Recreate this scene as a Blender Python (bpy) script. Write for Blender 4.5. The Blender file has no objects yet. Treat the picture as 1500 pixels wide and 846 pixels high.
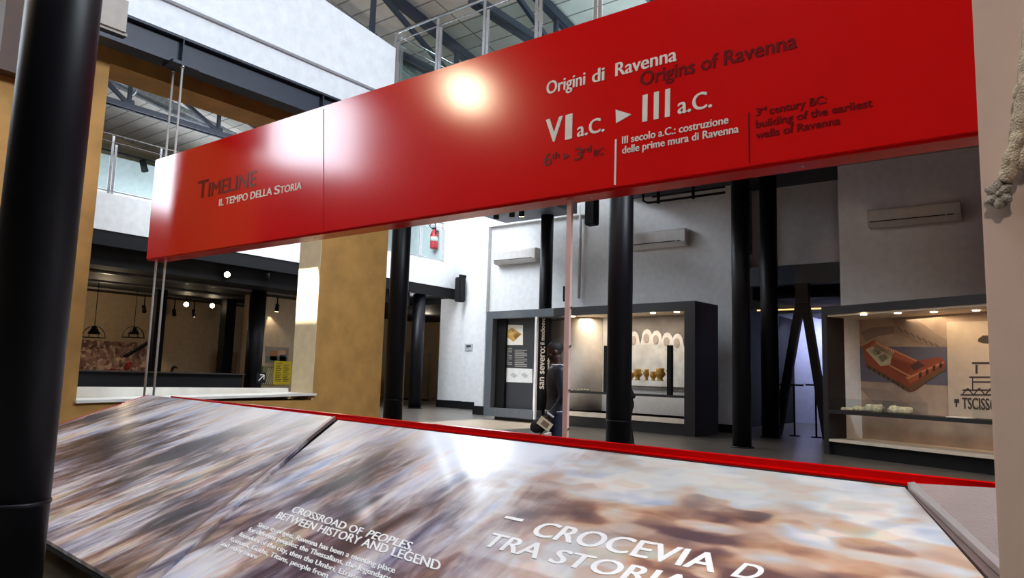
import bpy, bmesh, math, random
from mathutils import Vector, Matrix
random.seed(7)
sc = bpy.context.scene
COL = sc.collection
V = Vector

# ------------------------------------------------------------------ camera
# world axes follow the building: X along the red sign (to the right), Y away from the camera, Z up
FPX, CX, CY, CAMH = 1060.0, 750.0, 423.0, 1.35
up_c = V((.0305, -1, .1208)).normalized()
fw = V((0, 0, 1)); yc = (fw - up_c * fw.dot(up_c)).normalized()
xc = yc.cross(up_c)
if xc.x < 0: xc = -xc
AZ = math.radians(37.8)
bx = xc * math.cos(AZ) - yc * math.sin(AZ)
by = xc * math.sin(AZ) + yc * math.cos(AZ)
def w_of(c): return V((c.dot(bx), c.dot(by), c.dot(up_c)))
R_, U_, B_ = w_of(V((1, 0, 0))), w_of(V((0, -1, 0))), w_of(V((0, 0, -1)))
CAM = V((0, 0, CAMH))
cd = bpy.data.cameras.new('camera'); cam = bpy.data.objects.new('camera', cd); COL.objects.link(cam)
cd.sensor_width = 36; cd.lens = FPX / 1500 * 36; cd.clip_end = 200; cd.clip_start = .05
cam.matrix_world = Matrix(((R_.x, U_.x, B_.x, 0), (R_.y, U_.y, B_.y, 0), (R_.z, U_.z, B_.z, CAMH), (0, 0, 0, 1)))
sc.camera = cam
# survey helpers: where the sight line through a picture point meets a plane of the building
def ray(px, py): return w_of(V(((px - CX) / FPX, (py - CY) / FPX, 1)))
def onx(px, py, x): r = ray(px, py); return CAM + r * (x / r.x)
def ony(px, py, y): r = ray(px, py); return CAM + r * (y / r.y)
def onz(px, py, z): r = ray(px, py); return CAM + r * ((z - CAMH) / r.z)
def onp(px, py, p, n): r = ray(px, py); return CAM + r * ((V(p) - CAM).dot(V(n)) / r.dot(V(n)))

# ------------------------------------------------------------------ world, sun, lights, exposure
sc.view_settings.view_transform = 'Standard'; sc.view_settings.look = 'None'
sc.view_settings.gamma = 1; sc.view_settings.use_curve_mapping = False
sc.view_settings.exposure = 0.0
wd = bpy.data.worlds.new('world'); sc.world = wd; wd.use_nodes = True
wd.node_tree.nodes['Background'].inputs[0].default_value = (.75, .85, 1, 1)
wd.node_tree.nodes['Background'].inputs[1].default_value = 1.2
def light(name, kind, loc, power, color=(1, 1, 1), look=None, size=None, **kw):
    d = bpy.data.lights.new(name, kind); o = bpy.data.objects.new(name, d); COL.objects.link(o)
    o.location = loc; d.energy = power; d.color = color
    if look is not None: o.rotation_euler = (V(look) - V(loc)).to_track_quat('-Z', 'Y').to_euler()
    if size:
        d.shape = 'RECTANGLE'; d.size, d.size_y = size
    for k, v in kw.items(): setattr(d, k, v)
    return o
DAY = (.80, .89, 1.0); WARM = (1.0, .78, .52); TUNG = (1.0, .86, .68)
light('sun', 'SUN', (-30, -10, 30), 26.0, (1, .95, .86), look=(-30 + .15 * 40, -10 + .75 * 40, 30 - .64 * 40), angle=.01)
light('skylight_atrium', 'AREA', (-17.2, 14.0, 9.6), 1750, DAY, look=(-17.2, 14.1, 0), size=(3.6, 8.0))
light('skylight_far', 'AREA', (-19.5, 18.6, 8.8), 600, DAY, look=(-19.5, 18.7, 0), size=(4.5, 5.0))
light('window_side_light', 'AREA', (-19.2, -3.9, 9.1), 400, DAY, look=(-6, 6, 4), size=(2.6, 2.4))
light('window_corner_light', 'AREA', (-29.6, -3.8, 9.5), 620, DAY, look=(-12, 6, 5), size=(3.0, 3.6))
light('skylight_hall', 'AREA', (-4.5, 0.0, 11.9), 720, DAY, look=(-6.5, 1.5, 0), size=(8.0, 5.0))
light('window_clerestory', 'AREA', (4.6, 8.0, 10.0), 2200, DAY, look=(-10, 7.5, 8.0), size=(6.0, 2.4))
light('floodlight_lamp', 'AREA', (-12.7, -4.0, 9.0), 210, WARM, look=(-4, 5, 4), size=(.8, .8))
light('pillar_fill', 'SPOT', (.6, -2.6, 5.2), 420, (1, .84, .72), look=(.25, 2.0, 1.9), spot_size=.62, spot_blend=.6, shadow_soft_size=.2)  # added warm fill aimed at the near pillar, out of view
light('corridor_lamp', 'POINT', (-21.2, 20.9, 4.2), 40, (.95, .96, 1.0), shadow_soft_size=.25)
light('roof_fill_gallery', 'AREA', (-6.5, 15.0, 7.4), 260, DAY, look=(-6.6, 15.0, 12), size=(5.0, 4.0))  # added fill hidden above the gallery slab, brightens the roof planks
light('roof_fill_mezzanine', 'AREA', (-24.0, 12.5, 6.0), 260, DAY, look=(-24.1, 12.5, 12), size=(3.0, 6.0))  # added fill over the mezzanine floor, brightens the roof on the left

# ------------------------------------------------------------------ materials
def lin(c):
    def f(v):
        v /= 255.0
        return v / 12.92 if v <= .04045 else ((v + .055) / 1.055) ** 2.4
    return tuple(f(v) for v in c) + (1,)
MATS = {}
def nt_new(name):
    m = bpy.data.materials.new(name); m.use_nodes = True
    return m, m.node_tree, m.node_tree.nodes['Principled BSDF']
def mat(name, rgb, rough=.5, metal=0, var=.06, scale=6, bump=0, bscale=40, emit=None, estr=0, coat=0, trans=0, spec=.5, stretch=None):
    """principled material whose colour and surface vary with object-space noise"""
    if name in MATS: return MATS[name]
    m, t, p = nt_new(name); n, l = t.nodes, t.links
    p.inputs['Roughness'].default_value = rough; p.inputs['Metallic'].default_value = metal
    p.inputs['Coat Weight'].default_value = coat; p.inputs['Transmission Weight'].default_value = trans
    p.inputs['Specular IOR Level'].default_value = spec
    c = lin(rgb)
    tc = n.new('ShaderNodeTexCoord'); ns = n.new('ShaderNodeTexNoise'); ns.inputs['Scale'].default_value = scale
    ns.inputs['Detail'].default_value = 5
    src = tc.outputs['Object']
    if stretch:
        mp = n.new('ShaderNodeMapping'); mp.inputs['Scale'].default_value = stretch
        l.new(src, mp.inputs[0]); src = mp.outputs[0]
    l.new(src, ns.inputs['Vector'])
    rp = n.new('ShaderNodeValToRGB')
    rp.color_ramp.elements[0].position = .3; rp.color_ramp.elements[1].position = .7
    rp.color_ramp.elements[0].color = tuple(max(0, v * (1 - var)) for v in c[:3]) + (1,)
    rp.color_ramp.elements[1].color = tuple(min(1, v * (1 + var)) for v in c[:3]) + (1,)
    l.new(ns.outputs['Fac'], rp.inputs[0]); l.new(rp.outputs[0], p.inputs['Base Color'])
    if bump:
        n2 = n.new('ShaderNodeTexNoise'); n2.inputs['Scale'].default_value = bscale; l.new(src, n2.inputs['Vector'])
        b = n.new('ShaderNodeBump'); b.inputs['Strength'].default_value = bump; b.inputs['Distance'].default_value = .02
        l.new(n2.outputs['Fac'], b.inputs['Height']); l.new(b.outputs[0], p.inputs['Normal'])
    if emit:
        p.inputs['Emission Color'].default_value = lin(emit); p.inputs['Emission Strength'].default_value = estr
    MATS[name] = m
    return m
WHITE = mat('white_plaster', (226, 225, 224), .75, bump=.05)
WHITE2 = mat('smooth_white_paint', (232, 233, 236), .6)
PILLARW = mat('rough_white_plaster', (206, 184, 170), .85, bump=.06, bscale=420)
GOLD = mat('ochre_plaster', (176, 130, 66), .72, var=.16, scale=3, bump=.2, bscale=60)
STEEL = mat('anthracite_steel', (15, 14, 19), .42, var=.1, spec=.25)
BEAMB = mat('blue_black_steel', (40, 46, 60), .5, var=.1)
BLACK = mat('matt_black', (17, 16, 17), .7, spec=.25)
BROWN = mat('brown_board', (70, 44, 30), .6, var=.15)
RED = mat('red_lacquer', (222, 8, 8), .15, var=.02, scale=2)
REDDK = mat('dark_red_lettering', (116, 6, 8), .3, spec=.3)
LETW = mat('cream_lettering', (238, 230, 214), .5)
CHROME = mat('brushed_steel', (200, 200, 202), .25, metal=1, var=.08)
GALV = mat('galvanised_steel', (170, 176, 180), .38, metal=1, var=.2, scale=9)
GREYF = mat('blue_grey_frame', (92, 98, 104), .5)
DKPANEL = mat('dark_grey_panel', (58, 60, 64), .45)
CASEBLK = mat('dark_brown_black_laminate', (36, 32, 33), .45)
CREAM = mat('cream_board', (226, 208, 184), .7)
BEIGE = mat('beige_plaster', (196, 172, 140), .8, var=.08)
ACW = mat('appliance_white', (208, 202, 196), .45)
STONE = mat('carved_limestone', (196, 180, 156), .85, var=.25, scale=60, bump=.6, bscale=220)
PINKBAR = mat('pale_pink_enamel', (232, 188, 178), .35)
SILLM = mat('white_marble_sill', (226, 222, 212), .45, var=.08, scale=4)
def glass_mat(name, tint=(225, 238, 238), rough=.02):
    m, t, p = nt_new(name); n, l = t.nodes, t.links
    tr = n.new('ShaderNodeBsdfTransparent'); tr.inputs[0].default_value = lin(tint)
    gl = n.new('ShaderNodeBsdfGlossy'); gl.inputs['Roughness'].default_value = rough
    fr = n.new('ShaderNodeFresnel'); fr.inputs['IOR'].default_value = 1.3; ge = n.new('ShaderNodeNewGeometry'); iv = n.new('ShaderNodeMath'); iv.operation = 'SUBTRACT'; iv.inputs[0].default_value = 1; mu_ = n.new('ShaderNodeMath'); mu_.operation = 'MULTIPLY'; l.new(ge.outputs['Backfacing'], iv.inputs[1]); l.new(fr.outputs[0], mu_.inputs[0]); l.new(iv.outputs[0], mu_.inputs[1])
    mx = n.new('ShaderNodeMixShader')
    l.new(mu_.outputs[0], mx.inputs[0]); l.new(tr.outputs[0], mx.inputs[1]); l.new(gl.outputs[0], mx.inputs[2])
    l.new(mx.outputs[0], n['Material Output'].inputs[0])
    return m
GLASS = glass_mat('clear_glass', (250, 252, 252)); GLASSG = glass_mat('greenish_rail_glass', (232, 242, 241))
def emit_mat(name, rgb, s):
    return mat(name, rgb, .5, emit=rgb, estr=s)
LAMP = emit_mat('lamp_glow', (255, 232, 190), 60); LAMPS = emit_mat('small_lamp_glow', (255, 226, 180), 14)
def tile_mat(name, c1, c2, mortar, sx, sy, rough, msize=.012, bumpy=0):
    m, t, p = nt_new(name); n, l = t.nodes, t.links
    tc = n.new('ShaderNodeTexCoord'); br = n.new('ShaderNodeTexBrick'); br.offset = 0
    br.inputs['Scale'].default_value = 1; br.inputs['Brick Width'].default_value = sx; br.inputs['Row Height'].default_value = sy
    br.inputs['Mortar Size'].default_value = msize
    br.inputs['Color1'].default_value = lin(c1); br.inputs['Color2'].default_value = lin(c2); br.inputs['Mortar'].default_value = lin(mortar)
    l.new(tc.outputs['Object'], br.inputs['Vector'])
    ns = n.new('ShaderNodeTexNoise'); ns.inputs['Scale'].default_value = 1.4; ns.inputs['Detail'].default_value = 6
    l.new(tc.outputs['Object'], ns.inputs['Vector'])
    mx = n.new('ShaderNodeMix'); mx.data_type = 'RGBA'; mx.blend_type = 'OVERLAY'; mx.inputs[0].default_value = .45
    l.new(br.outputs['Color'], mx.inputs[6]); l.new(ns.outputs['Fac'], mx.inputs[7]); l.new(mx.outputs[2], p.inputs['Base Color'])
    p.inputs['Roughness'].default_value = rough
    if bumpy:
        b = n.new('ShaderNodeBump'); b.inputs['Strength'].default_value = bumpy; b.inputs['Distance'].default_value = .05; b.invert = True
        l.new(br.outputs['Fac'], b.inputs['Height']); l.new(b.outputs[0], p.inputs['Normal'])
    MATS[name] = m
    return m
FLOORM = tile_mat('grey_stone_tiles', (98, 90, 80), (88, 81, 73), (70, 66, 62), 1.2, 1.2, .32)
ROOFM = tile_mat('weathered_plank_deck', (206, 200, 190), (184, 178, 168), (120, 116, 110), 6.0, .5, .8, .02, .6)

# ------------------------------------------------------------------ mesh builder
class MB:
    def __init__(s): s.bm = bmesh.new()
    def quadbox(s, pts):            # 8 points: bottom loop, top loop
        v = [s.bm.verts.new(p) for p in pts]
        for f in ((3, 2, 1, 0), (4, 5, 6, 7), (0, 1, 5, 4), (1, 2, 6, 5), (2, 3, 7, 6), (3, 0, 4, 7)):
            s.bm.faces.new([v[i] for i in f])
        return s
    def box(s, a, b):
        (x0, y0, z0), (x1, y1, z1) = a, b
        x0, x1 = min(x0, x1), max(x0, x1); y0, y1 = min(y0, y1), max(y0, y1); z0, z1 = min(z0, z1), max(z0, z1)
        return s.quadbox([(x0, y0, z0), (x1, y0, z0), (x1, y1, z0), (x0, y1, z0), (x0, y0, z1), (x1, y0, z1), (x1, y1, z1), (x0, y1, z1)])
    def prism(s, poly, off):        # planar polygon pushed along off
        off = V(off); a = [s.bm.verts.new(p) for p in poly]; b = [s.bm.verts.new(V(p) + off) for p in poly]
        n = len(poly); s.bm.faces.new(a[::-1]); s.bm.faces.new(b)
        for i in range(n): s.bm.faces.new((a[i], a[(i + 1) % n], b[(i + 1) % n], b[i]))
        return s
    def tube(s, pts, rad, seg=12, closed=False, flat=1.0, upv=None):
        pts = [V(p) for p in pts]; n = len(pts)
        rad = [rad] * n if not hasattr(rad, '__len__') else rad
        rings = []
        for i, p in enumerate(pts):
            t = (pts[min(i + 1, n - 1)] - pts[max(i - 1, 0)]).normalized()
            ref = V(upv) if upv else (V((0, 0, 1)) if abs(t.z) < .9 else V((0, 1, 0)))
            a = t.cross(ref).normalized(); b = a.cross(t).normalized()
            rings.append([s.bm.verts.new(p + a * math.cos(2 * math.pi * k / seg) * rad[i] + b * math.sin(2 * math.pi * k / seg) * rad[i] * flat) for k in range(seg)])
        for i in range(n - 1):
            for k in range(seg):
                f = s.bm.faces.new((rings[i][k], rings[i][(k + 1) % seg], rings[i + 1][(k + 1) % seg], rings[i + 1][k])); f.smooth = True
        s.bm.faces.new(rings[0][::-1]); s.bm.faces.new(rings[-1])
        return s
    def bar(s, p, q, w, h, upv=(0, 0, 1)):   # rectangular bar from p to q
        p, q = V(p), V(q); t = (q - p).normalized(); u = V(upv)
        if abs(t.dot(u)) > .98: u = V((0, 1, 0))
        a = t.cross(u).normalized() * w / 2; b = a.cross(t).normalized() * h / 2
        return s.quadbox([p - a - b, p + a - b, q + a - b, q - a - b, p - a + b, p + a + b, q + a + b, q - a + b])
    def lathe(s, prof, c=(0, 0, 0), seg=32):
        c = V(c); rings = []
        for r, z in prof:
            if r < 1e-6: rings.append([s.bm.verts.new(c + V((0, 0, z)))])
            else: rings.append([s.bm.verts.new(c + V((r * math.cos(2 * math.pi * k / seg), r * math.sin(2 * math.pi * k / seg), z))) for k in range(seg)])
        for A, B in zip(rings, rings[1:]):
            for k in range(seg):
                q = [A[k % len(A)], A[(k + 1) % len(A)], B[(k + 1) % len(B)], B[k % len(B)]]
                q = list(dict.fromkeys(q))
                if len(q) > 2:
                    f = s.bm.faces.new(q); f.smooth = True
        for Rg, rev in ((rings[0], True), (rings[-1], False)):
            if len(Rg) > 2: s.bm.faces.new(Rg[::-1] if rev else Rg)
        return s
    def ball(s, c, r, seg=14, rings=9, rot=None):
        c = V(c); r = V((r, r, r)) if not hasattr(r, '__len__') else V(r)
        M = Matrix.Translation(c) @ (rot.to_4x4() if rot else Matrix.Identity(4)) @ Matrix.Diagonal((r.x, r.y, r.z, 1))
        res = bmesh.ops.create_uvsphere(s.bm, u_segments=seg, v_segments=rings, radius=1, matrix=M)
        for v in res['verts']:
            for f in v.link_faces: f.smooth = True
        return s
    def add_mesh(s, me, M=None):
        k = len(s.bm.verts); s.bm.from_mesh(me); s.bm.verts.ensure_lookup_table()
        if M is not None: bmesh.ops.transform(s.bm, matrix=M, verts=s.bm.verts[k:])
        return s
    def build(s, name, m, parent=None, bevel=0, world=True, fixn=True):
        if fixn: bmesh.ops.recalc_face_normals(s.bm, faces=s.bm.faces)
        if bevel:
            es = [e for e in s.bm.edges if len(e.link_faces) == 2 and e.calc_face_angle(0) > .6]
            bmesh.ops.bevel(s.bm, geom=es, offset=bevel, segments=2, affect='EDGES', clamp_overlap=True)
        if not parent and world:      # a thing that is one mesh: origin at its base
            vs = s.bm.verts
            c = V(((min(v.co.x for v in vs) + max(v.co.x for v in vs)) / 2, (min(v.co.y for v in vs) + max(v.co.y for v in vs)) / 2, min(v.co.z for v in vs)))
            bmesh.ops.translate(s.bm, verts=vs, vec=-c)
        me = bpy.data.meshes.new(name)
        if parent and world: s.bm.transform(wm(parent).inverted())
        s.bm.to_mesh(me); s.bm.free(); me.materials.append(m)
        o = bpy.data.objects.new(name, me); COL.objects.link(o)
        if parent: o.parent = parent
        elif world: o.location = c
        return o
def wm(o): return (wm(o.parent) @ o.matrix_basis) if o.parent else o.matrix_basis
def tag(o, label=None, cat=None, group=None, kind=None):
    if label: o['label'] = label
    if cat: o['category'] = cat
    if group: o['group'] = group
    if kind: o['kind'] = kind
    return o
def thing(name, label, cat, loc=(0, 0, 0), rz=0, group=None):
    o = bpy.data.objects.new(name, None); COL.objects.link(o); o.empty_display_size = .2
    o.location = loc; o.rotation_euler = (0, 0, rz)
    return tag(o, label, cat, group)
def struct(name, mb, m, bevel=0):
    o = mb.build(name, m, None, bevel, world=False); o['kind'] = 'structure'; return o
def copy_tree(o, parent=None):
    c = o.copy(); COL.objects.link(c)
    if parent: c.parent = parent
    for ch in [k for k in bpy.data.objects if k.parent == o]: copy_tree(ch, c)
    return c
# lettering: text outlines turned to a mesh and laid on a surface
_cap = None
def text_mesh(txt, bold=0):
    cu = bpy.data.curves.new('t', 'FONT'); cu.body = txt; cu.size = 1; cu.extrude = .5; cu.offset = bold; cu.resolution_u = 4
    o = bpy.data.objects.new('t', cu); COL.objects.link(o)
    dg = bpy.context.evaluated_depsgraph_get(); dg.update()
    me = bpy.data.meshes.new_from_object(o.evaluated_get(dg))
    bpy.data.objects.remove(o); bpy.data.curves.remove(cu)
    return me
def capheight():
    global _cap
    if _cap is None: _cap = max(v.co.y for v in text_mesh('H').vertices)
    return _cap
def words_of(txt):
    """each word of a line with its start and end as fractions of the line"""
    def xr(t_):
        me = text_mesh(t_); xs = [v.co.x for v in me.vertices]; bpy.data.meshes.remove(me); return min(xs), max(xs)
    a, b = xr(txt); out = []; pre = ''
    for w_ in txt.split(' '):
        pre = pre + w_; x1 = xr(pre)[1]; w0, w1 = xr(w_); out.append((w_, (x1 - (w1 - w0) - a) / (b - a), (x1 - a) / (b - a))); pre += ' '
    return out
def lay_text(mb, txt, p0, p1, upvec, n, depth=.003, frac=None):
    """baseline p0..p1 (world), upvec = cap-height vector, n = surface normal"""
    me = text_mesh(txt); xs = [v.co.x for v in me.vertices]; x0, x1 = min(xs), max(xs)
    e = V(p1) - V(p0); ex = e / (x1 - x0); ey = V(upvec) / capheight(); ez = V(n).normalized() * depth
    M = Matrix(((ex.x, ey.x, ez.x, 0), (ex.y, ey.y, ez.y, 0), (ex.z, ey.z, ez.z, 0), (0, 0, 0, 1)))
    o = V(p0) - ex * x0 + ez * .5
    for k, (dx, dy) in enumerate(((0, 0), (.022, .006), (-.022, -.006))):     # heavier strokes than the plain face
        mb.add_mesh(me, Matrix.Translation(o + ex * dx + ey * dy + V(n).normalized() * .0004 * k) @ M)
    bpy.data.meshes.remove(me)
    return mb

# ================================================================== SETTING
X0, X1, Y0, Y1 = -30.0, 5.0, -6.0, 32.0
GX, GT = -11.2, .66          # ochre wall: front face and thickness
SY = 5.05                    # sign plane
BW = 19.67                   # back wall plane
GZ = 6.95                    # underside of the upper gallery
struct('floor', MB().box((X0, Y0, -.2), (X1, Y1, 0)), FLOORM)
# roof deck falls away from the camera; skylight openings are left in it
def roofz(y): return 12.5 - .168 * y
rf = MB()
def roof_patch(xa, xb, ya, yb):
    rf.quadbox([(xa, ya, roofz(ya)), (xb, ya, roofz(ya)), (xb, yb, roofz(yb)), (xa, yb, roofz(yb)),
                (xa, ya, roofz(ya) + .2), (xb, ya, roofz(ya) + .2), (xb, yb, roofz(yb) + .2), (xa, yb, roofz(yb) + .2)])
HX0, HX1, HY0, HY1 = -17.6, -13.2, -4.6, 3.6       # roof light through which the sun falls
roof_patch(X0, HX0, Y0, Y1); roof_patch(HX1, X1, Y0, Y1); roof_patch(HX0, HX1, Y0, HY0); roof_patch(HX0, HX1, HY1, Y1)
struct('ceiling', rf, ROOFM)
# outer shell
DARKW = mat('dark_umber_wall', (74, 62, 56), .85)
struct('wall_front', MB().box((X0, Y0 - .2, 0), (X1, Y0, 13.6)), DARKW)
struct('wall_right', MB().box((X1, Y0, 0), (X1 + .2, Y1, 13.6)), DARKW)
struct('wall_left', MB().box((X0 - .2, Y0, 0), (X0, Y1, 13.6)), BEIGE)
struct('wall_far', MB().box((X0, Y1, 0), (X1, Y1 + .2, 13.6)), WHITE)
# main back wall: piece behind the left case, recess, panel over the right case
wb = MB().box((-16.65, BW, 0), (-7.2, BW + .4, 9.0))
wb.box((-16.65, BW + .4, 0), (-16.4, 22.3, 8.6))
struct('wall_back', wb, WHITE)
struct('wall_recess', MB().box((-7.2, 20.6, 4.2), (-4.4, 20.9, 9.4)), WHITE)
pl = ony(1228, 300, 18.2).x
struct('wall_panel', MB().box((pl, 18.2, 3.2), (3.0, 18.5, 9.2)), WHITE)
xL = ony(640, 590, 22.3).x; xS = ony(679, 500, 22.1).x
struct('wall_atrium', MB().box((xL, 22.3, 0), (-16.45, 22.6, 8.6)).box((-26.7, 22.3, 4.85), (xL, 22.6, 8.6)).box((xS, 22.1, 0), (-16.45, 22.3, 8.5)), WHITE)
struct('baseboard_atrium', MB().box((xL, 22.24, 0), (xS, 22.3, .3)).box((xS - .01, 22.04, 0), (-16.45, 22.1, .3)), BLACK)
struct('baseboard_back', MB().box((-16.67, BW - .22, 0), (-16.0, BW - .165, .3)).box((-7.9, BW - .06, 0), (-7.2, BW, .22)), BLACK)
# upper gallery over the right half: dark slab with downstand beams under it
struct('trim_1', MB().box((-10.75, 9.85, GZ), (X1, 20.6, GZ + .28)), BEAMB)
struct('trim_2', MB().box((-10.75, 9.79, GZ + .02), (X1, 9.85, GZ + .34)), WHITE2)
# ochre wall with the large opening
ZT, ZS = 5.82, .80
OY0, OY1 = 4.45, 8.50
gw = MB()
gw.box((GX - .2, 3.0, 0), (GX, OY0, 6.6)); gw.box((GX - GT, OY1, 0), (GX, 10.17, 6.6))
gw.box((GX - GT, OY0, 0), (GX, OY1, ZS)); gw.box((GX - GT, OY0, ZT), (GX, OY1, 6.6))
struct('wall_ochre', gw, GOLD)
struct('trim_11', MB().box((GX - GT + .005, OY1 - .012, ZS), (GX - .004, OY1, ZT)), mat('pale_reveal_plaster', (214, 196, 158), .75, var=.08))
# sill slab of the opening
a, b = onx(116, 586, GX + .06), onx(461, 573.5, GX + .06)
c, d = onx(118, 570, GX + .06), onx(445, 562, GX + .06)
zl, zr = .83, .93
sl = MB()
def sill_box(xa, xb, dz0, dz1):
    y0, y1 = OY0 - .02, OY1 + .04
    sl.quadbox([(xa, y0, zl + dz0), (xb, y0, zl + dz0), (xb, y1, zr + dz0), (xa, y1, zr + dz0), (xa, y0, zl + dz1), (xb, y0, zl + dz1), (xb, y1, zr + dz1), (xa, y1, zr + dz1)])
sill_box(GX - GT - .02, GX + .07, -.04, 0)
sl.box((GX - GT - .04, OY0, .78), (GX - GT + .02, OY1 - .08, 1.0))
struct('window_1', sl, SILLM)
# white balustrade wall of the ramp above the ochre wall, with a ledge line
RX = -10.75
p1, p2 = onx(470, 0, RX), onx(578, 70, RX)
sl_ = (p2.z - p1.z) / (p2.y - p1.y)
wu = MB().prism([(RX, 4.0, 6.96), (RX, 9.7, 6.96), (RX, 9.7, p2.z), (RX, 4.0, p2.z + .13 * 5.7)], (-.14, 0, 0))
wu.box((RX - .06, 4.0, 6.42), (RX - .2, 9.7, 6.96))
wu.box((RX + .05, 4.0, 6.93), (RX - .2, 9.7, 6.985))
struct('wall_upper', wu, WHITE2)
struct('trim_3', MB().box((-13.1, 4.6, 6.6), (RX - .2, 9.7, 6.9)), WHITE)  # ramp slab out of view, shaped to cut the sun on the jamb
# mezzanine across the atrium: white fascia, dark ceiling below it, room under it
MX = -20.0
struct('wall_mezzanine', MB().box((MX - .3, 2.0, 4.85), (MX, 22.3, 5.84)), WHITE)
RC = 3.95
struct('trim_4', MB().box((X0, 2.0, RC), (MX - .3, 19.7, 4.85)).box((X0, 19.7, 4.5), (MX - .3, 22.3, 4.85)).box((X0, 22.3, 4.3), (xL, 30, 4.6)), BLACK)
struct('wall_gallery', MB().box((-27.0, 2.0, 4.85), (-26.7, 22.3, 8.7)), WHITE)
struct('wall_hallway', MB().box((-30, 30.0, 0), (-20, 30.2, 4.6)), BEIGE)
struct('trim_6', MB().box((MX - .3, 2.0, 4.45), (MX - .02, 22.2, 4.85)), BLACK)
struct('wall_poster', MB().box((-23.3, 14.5, 0), (-23.0, 17.6, RC)), BEIGE)
struct('wall_room', MB().box((-28.3, 5.0, 0), (-28.0, 24.0, RC)).box((-28.0, 19.4, 0), (-23.4, 19.7, RC)), BEIGE)

# ================================================================== STEELWORK
def column(p, r, h, label, collar=None, group=None, name='steel_column'):
    t = thing(name, label, 'column', (p[0], p[1], 0), 0, group)
    MB().lathe([(r, 0), (r, h)], (p[0], p[1], 0), 40).build('shaft', STEEL, t)
    if collar:
        MB().lathe([(r + .001, collar - .012), (r + .006, collar - .006), (r + .006, collar + .006), (r + .001, collar + .012)], (p[0], p[1], 0), 40).build('collar', STEEL, t)
    MB().lathe([(r * 1.25, 0), (r * 1.25, .025), (r * 1.02, .03)], (p[0], p[1], 0), 40).build('base_plate', STEEL, t)
    return t
q = CAM + ray(72, 423) * 3.65
q = CAM + ray(48, 423) * 3.65
column((q.x, q.y), .172, 6.4, 'large dark steel column in the near left foreground beside the slanted desk', .67)
q = CAM + ray(908, 470) * 11.4
column((q.x, q.y), .195, GZ, 'dark steel column in the middle, just right of the walking man', .72)
q = CAM + ray(582, 470) * 15.2
column((q.x, q.y), .20, GZ, 'dark steel column at the right end of the ochre wall', .8)
q = onz(1087, 655, 0)
column((q.x, q.y), .195, GZ, 'dark steel column right of the left glass case, before the V braces')
column((-6.21, 19.0), .22, GZ, 'dark steel column at the passage with a branching head, beside the V braces')
q = CAM + ray(797, 470) * 22.9
CASECOL = V((q.x, q.y, 0))
# I-beam over the ochre wall
t = thing('steel_beam', 'long dark steel I-beam under the white ramp wall, above the ochre wall', 'beam', (RX, 6, 5.9))
MB().box((RX - .015, 4.02, 5.99), (RX + .015, 9.9, 6.36)).build('web', BEAMB, t)
MB().box((RX - .13, 4.02, 6.36), (RX + .13, 9.9, 6.40)).build('flange', BEAMB, t)
MB().box((RX - .16, 4.02, 5.93), (RX + .16, 9.9, 5.99)).build('flange', BEAMB, t)
for y in (5.25, 7.9):
    MB().box((RX, y - .008, 5.99), (RX + .12, y + .008, 6.36)).build('stiffener', BEAMB, t)
MB().box((RX - .02, 5.02, 5.88), (RX + .30, 5.44, 5.93)).build('rod_bracket', BEAMB, t)
MB().box((RX - .18, 3.55, 6.05), (RX + .16, 4.4, 6.09)).box((RX - .18, 3.55, 6.09), (RX + .2, 4.36, 6.56)).build('end_plate', mat('pale_end_plate', (170, 160, 150), .6), t)
tag(MB().box((GX + .02, 3.0, 5.15), (RX - .19, 3.9, 7.6)).build('soffit_board', BROWN), 'dark brown soffit board at the top left corner above the near column', 'soffit')
# hanger rods
for px, x in ((255, ony(249, 160, SY + .14).x), (268, ony(262, 160, SY + .14).x)):
    t = thing('hanger_rod', 'left one of the two thin steel rods hanging the sign end from the beam' if px == 255 else 'right one of the two thin steel rods hanging the sign end from the beam', 'rod', (x, SY + .14, .88), 0)
    MB().tube([(x, SY + .14, .80), (x, SY + .14, 5.88)], .016, 14).build('rod', mat('satin_steel', (206, 200, 196), .35, metal=.35), t)
    MB().lathe([(.03, 5.84), (.035, 5.875), (.02, 5.885)], (x, SY + .14, 0), 16).build('nut', CHROME, t)
P = ony(834, 292, SY + .1)
t = thing('hanger_bar', 'pale pink flat bar from the middle of the red sign down to the desk', 'bar', (P.x, SY + .12, 0))
Pq = onp(829, 650, (P.x, SY + .12, 0), (-.79 * 0 + P.x, SY, 0))
MB().box((P.x - .024, SY + .1, .2), (P.x + .024, SY + .13, 3.0)).build('bar', PINKBAR, t)
for z in (.93, 1.25, 1.62, 1.95): MB().tube([(P.x + .024, SY + .115, z), (P.x + .036, SY + .115, z)], .01, 8).build('clip', CHROME, t)
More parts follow.
